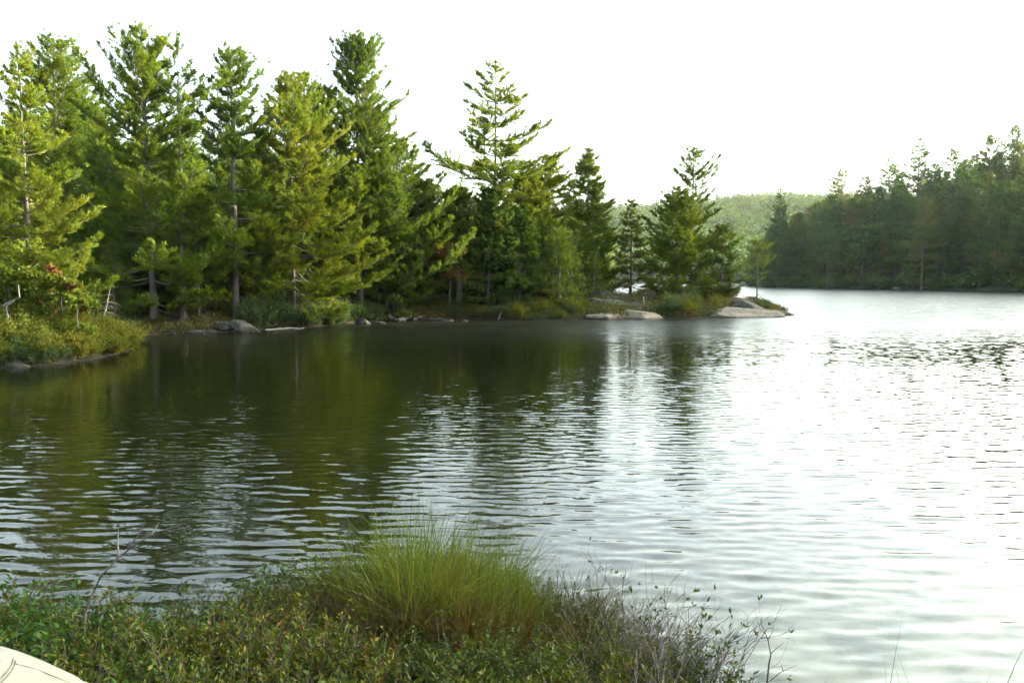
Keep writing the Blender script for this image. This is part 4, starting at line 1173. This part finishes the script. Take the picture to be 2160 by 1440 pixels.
# low heath and moss carpet over the left shore: nobody could count it
rng = np.random.default_rng(55)
n = 620000
cx = rng.uniform(-30, 24, n); cyy = rng.uniform(22, 74, n)
dd = sdf(LEFT, cx, cyy)
patch = vnoise(cx, cyy, .45, 61) * .6 + vnoise(cx, cyy, 1.3, 62) * .4
keep = (dd > .05) & (dd < 12) & ((patch > -.3) | (dd < .9)) & (rng.random(n) < np.exp(-dd / 3.5))
cx, cyy, patch = cx[keep], cyy[keep], patch[keep]
hz = left_h(cx, cyy)
pos = np.stack([cx, cyy, hz + rng.random(len(cx)) ** 1.5 * (.12 + .28 * np.clip(patch + .3, 0, 1))], 1)
dr = unit(rng.normal(size=pos.shape) * [1, 1, .5] + [0, 0, .5])
v, f, ti = blades(rng, pos, dr, 2, .17, .055, .6, .2, tintpos=np.clip(.45 + .5 * vnoise(cx, cyy, .25, 63), 0, 1))
tag(link('ground_cover', mesh_np('ground_cover', v, f, M['cover'], ti)), 'low heath and moss covering the left shore', 'ground cover', kind='stuff')

# ------------------------------------------------------------------ person seated beside the camera, one knee in view
def skin_mesh(name, joints, edges, mat, sub=2, bump=0.0, bscale=18):
    """joints: {name: (xyz, r)}; grows one continuous surface over the edges"""
    me = bpy.data.meshes.new(name)
    keys = list(joints)
    me.from_pydata([joints[k][0] for k in keys], [(keys.index(a), keys.index(b)) for a, b in edges], [])
    o = bpy.data.objects.new(name, me); COL.objects.link(o)
    sk = o.modifiers.new('skin', 'SKIN'); sk.use_smooth_shade = True
    for i, k in enumerate(keys):
        r = joints[k][1]
        me.skin_vertices[0].data[i].radius = r if isinstance(r, tuple) else (r, r)
    me.skin_vertices[0].data[0].use_root = True
    ss = o.modifiers.new('sub', 'SUBSURF'); ss.levels = sub; ss.render_levels = sub
    dg = bpy.context.evaluated_depsgraph_get()
    ev = bpy.data.meshes.new_from_object(o.evaluated_get(dg))
    bpy.data.objects.remove(o)
    if bump:
        for v in ev.vertices:
            q = v.co * bscale
            n_ = mnoise.noise(Vector((q.x * .6, q.y * .6, q.z))) + .5 * mnoise.noise(q * 2.3)
            v.co += v.normal * bump * n_
    ev.polygons.foreach_set('use_smooth', np.ones(len(ev.polygons), bool))
    ev.materials.clear(); ev.materials.append(mat)
    ev.name = name
    return ev
M['cloth'] = rough_mat('cream cotton cloth', [(0.3, (.185, .183, .152)), (0.7, (.235, .232, .195))], scale=(14, 14, 14), bump=.25, bdist=.004, rough=.9, scale2=420.0, stops2=[(.35, (.86, .86, .85)), (.65, (1, 1, 1))])
M['shaded_thread'] = rough_mat('seam thread', [(0.3, (.13, .125, .10)), (0.7, (.17, .16, .13))], scale=(300, 300, 300), bump=.2, bdist=.001)  # crease shade put into the seam colour, darker than the cloth
M['shirt'] = rough_mat('blue grey shirt', [(0.3, (.10, .13, .17)), (0.7, (.16, .20, .25))], scale=(30, 30, 30), bump=.2, bdist=.003)
M['skin'] = rough_mat('skin', [(0.3, (.42, .25, .17)), (0.7, (.52, .32, .23))], scale=(30, 30, 30), bump=.1, bdist=.001, rough=.5)
M['hair'] = rough_mat('brown hair', [(0.3, (.03, .02, .012)), (0.7, (.09, .06, .035))], scale=(60, 60, 12), bump=.5, bdist=.004)
M['leather'] = rough_mat('brown boot leather', [(0.3, (.06, .04, .025)), (0.7, (.12, .08, .05))], scale=(20, 20, 20), bump=.3, bdist=.003)
kn = P(-125, 1466, .9)
an_ = P(400, 1716, 1.15)
to_ = an_ + Vector((.10, .15, -.05))
kn = (kn.x, kn.y, kn.z)
gz = bh(-.95, .62)
hipR, hipL = (-.90, .60, gz + .15), (-1.08, .66, gz + .15)
J = {'pelvis': ((-.99, .60, gz + .17), (.15, .13)), 'waist': ((-1.01, .54, gz + .36), (.14, .11)), 'chest': ((-1.03, .50, gz + .55), (.17, .12)), 'collar': ((-1.03, .50, gz + .68), (.10, .08)),
     'neck': ((-1.03, .53, gz + .76), .055), 'jaw': ((-1.02, .57, gz + .84), (.07, .08)), 'skull': ((-1.02, .56, gz + .94), (.078, .095)), 'crown': ((-1.02, .55, gz + 1.0), (.05, .06)),
     'hipR': (hipR, .10), 'kneeR': (kn, .058), 'ankR': ((an_.x, an_.y, an_.z), .04), 'toeR': ((to_.x, to_.y, to_.z), .035),
     'hipL': (hipL, .10), 'kneeL': ((-.93, 1.08, gz + .40), .058), 'ankL': ((-.90, 1.28, bh(-.9, 1.28) + .10), .04), 'toeL': ((-.87, 1.47, bh(-.87, 1.47) + .05), .035),
     'shR': ((-.86, .52, gz + .64), .062), 'elR': ((-.74, .62, gz + .40), .042), 'wrR': ((-.86, .84, gz + .47), .028), 'palR': ((-.91, .93, gz + .49), (.036, .018)),
     'shL': ((-1.21, .52, gz + .64), .062), 'elL': ((-1.27, .66, gz + .40), .042), 'wrL': ((-1.10, .88, gz + .49), .028), 'palL': ((-1.02, .96, gz + .50), (.036, .018))}
Eg = [('pelvis', 'waist'), ('waist', 'chest'), ('chest', 'collar'), ('collar', 'neck'), ('neck', 'jaw'), ('jaw', 'skull'), ('skull', 'crown'), ('pelvis', 'hipR'), ('hipR', 'kneeR'), ('kneeR', 'ankR'), ('ankR', 'toeR'),
      ('pelvis', 'hipL'), ('hipL', 'kneeL'), ('kneeL', 'ankL'), ('ankL', 'toeL'), ('collar', 'shR'), ('shR', 'elR'), ('elR', 'wrR'), ('wrR', 'palR'), ('collar', 'shL'), ('shL', 'elL'), ('elL', 'wrL'), ('wrL', 'palL')]
for sd_, sx in (('R', -1), ('L', 1)):
    pb_ = Vector(J['pal' + sd_][0])
    for i, (ox, oz, ln) in enumerate([(.0, .028, .07), (.0, .010, .078), (.0, -.008, .072), (.0, -.025, .058)]):
        k1, k2 = 'f%d%s' % (i, sd_), 'g%d%s' % (i, sd_)
        J[k1] = ((pb_.x + sx * ln * .5, pb_.y + .035, pb_.z + oz), .009); J[k2] = ((pb_.x + sx * ln * .95, pb_.y + .02, pb_.z + oz - .012), .007)
        Eg += [('pal' + sd_, k1), (k1, k2)]
    J['t' + sd_] = ((pb_.x, pb_.y - .01, pb_.z + .055), .010); Eg.append(('wr' + sd_, 't' + sd_))
person = link('person', skin_mesh('person', J, Eg, M['skin']))
tag(person, 'person sitting in cream trousers with only a stitched trouser leg showing', 'person')
T = {k: J[k] for k in ('pelvis', 'waist', 'hipR', 'kneeR', 'hipL', 'kneeL')}
T['pelvis'] = (J['pelvis'][0], (.175, .15)); T['waist'] = ((-1.0, .57, gz + .28), (.155, .125))
T['hipR'] = (hipR, .122); T['hipL'] = (hipL, .122); T['kneeR'] = (kn, .108); T['kneeL'] = (J['kneeL'][0], .080)
cf_ = Vector(kn).lerp(an_, .86)
T['cufR'] = ((cf_.x, cf_.y, cf_.z), .085); T['cufL'] = ((-.905, 1.265, bh(-.9, 1.28) + .13), .075)
tro = skin_mesh('trousers', T, [('pelvis', 'waist'), ('pelvis', 'hipR'), ('hipR', 'kneeR'), ('kneeR', 'cufR'), ('pelvis', 'hipL'), ('hipL', 'kneeL'), ('kneeL', 'cufL')], M['cloth'], 4, .0075)
tr_o = link('trousers', tro, person)
C_ = {k: J[k] for k in ('waist', 'chest', 'collar', 'shR', 'elR', 'shL', 'elL')}
C_ = {k: (p_, tuple(q + .018 for q in r_) if isinstance(r_, tuple) else r_ + .016) for k, (p_, r_) in C_.items()}
link('shirt', skin_mesh('shirt', C_, [('waist', 'chest'), ('chest', 'collar'), ('collar', 'shR'), ('shR', 'elR'), ('collar', 'shL'), ('shL', 'elL')], M['shirt'], 2, .003), person)
link('hair', skin_mesh('hair', {'a': ((-1.02, .535, gz + .97), (.085, .10)), 'b': ((-1.02, .51, gz + .90), (.075, .08)), 'c': ((-1.02, .55, gz + 1.03), (.055, .065))}, [('a', 'b'), ('a', 'c')], M['hair'], 2, .004), person)
for sd_ in 'RL':
    a_, t_ = Vector(J['ank' + sd_][0]), Vector(J['toe' + sd_][0])
    link('boot', skin_mesh('boot', {'a': (tuple(a_ + Vector((0, 0, .03))), .052), 'b': (tuple(a_ + Vector((0, -.01, -.035))), .05), 'c': (tuple((a_ + t_) / 2), .047), 'd': (tuple(t_), .042)}, [('a', 'b'), ('b', 'c'), ('c', 'd')], M['leather'], 2), person)
rr_ = link('boulder', rock_mesh(40, (.30, .26, .20), mat=M['rock_dark'])); rr_.location = (to_.x - .05, to_.y - .05, to_.z - .22)
tag(rr_, 'small dark boulder under the boot of the sitting person', 'boulder')
# seams on the visible knee: one across, one along the leg
def seam(path_px, r):
    tb = Tubes()
    out = []
    for px_, py_ in path_px:
        d_ = (P(px_, py_, 1.0) - cam.location).normalized()
        hit, nrm, _, _ = bvh.ray_cast(cam.location, d_)
        if hit is not None:
            out.append(hit + nrm * r * .35)
    if len(out) > 2:
        tb.add([o_[:] for o_ in out], [r] * len(out), 5)
        link('seam', tb.mesh('seam', M['shaded_thread']), tr_o)
from mathutils.bvhtree import BVHTree
bvh = BVHTree.FromPolygons([v.co.copy() for v in tro.vertices], [tuple(p.vertices) for p in tro.polygons])
seam([(28, 1389), (27, 1398), (20, 1410), (10, 1422), (0, 1432), (-12, 1441)], .0009)
seam([(33, 1392), (32, 1401), (25, 1413), (14, 1427), (4, 1438), (-6, 1448)], .0008)
seam([(34, 1400), (60, 1406), (90, 1416), (120, 1428), (145, 1440), (165, 1450)], .0008)

def px_of(p):
    d = Vector(p) - cam.location
    cp, sp = math.cos(PITCH), math.sin(PITCH)
    z_ = d.y * cp - d.z * sp
    return (1080 + F * d.x / z_, 720 - F * (d.y * sp + d.z * cp) / z_)

# ------------------------------------------------------------------ thin evening haze
hm, hn, hl = new_mat('haze')
pv = hn.new('ShaderNodeVolumePrincipled')
pv.inputs['Color'].default_value = (.93, .96, 1.0, 1)
pv.inputs['Density'].default_value = 0.00005
pv.inputs['Anisotropy'].default_value = 0.3
ho = hn.new('ShaderNodeOutputMaterial'); hl.new(pv.outputs[0], ho.inputs['Volume'])
x0, x1, y0, y1, z0, z1 = -1600, 1600, -200, 1500, -6, 160
hv = [(x, y, z) for z in (z0, z1) for y in (y0, y1) for x in (x0, x1)]
hf = [(0, 2, 3, 1), (4, 5, 7, 6), (0, 1, 5, 4), (2, 6, 7, 3), (0, 4, 6, 2), (1, 3, 7, 5)]
tag(link('haze', mesh_np('haze', hv, hf, hm)), 'thin pale evening haze over the lake', 'haze', kind='stuff')
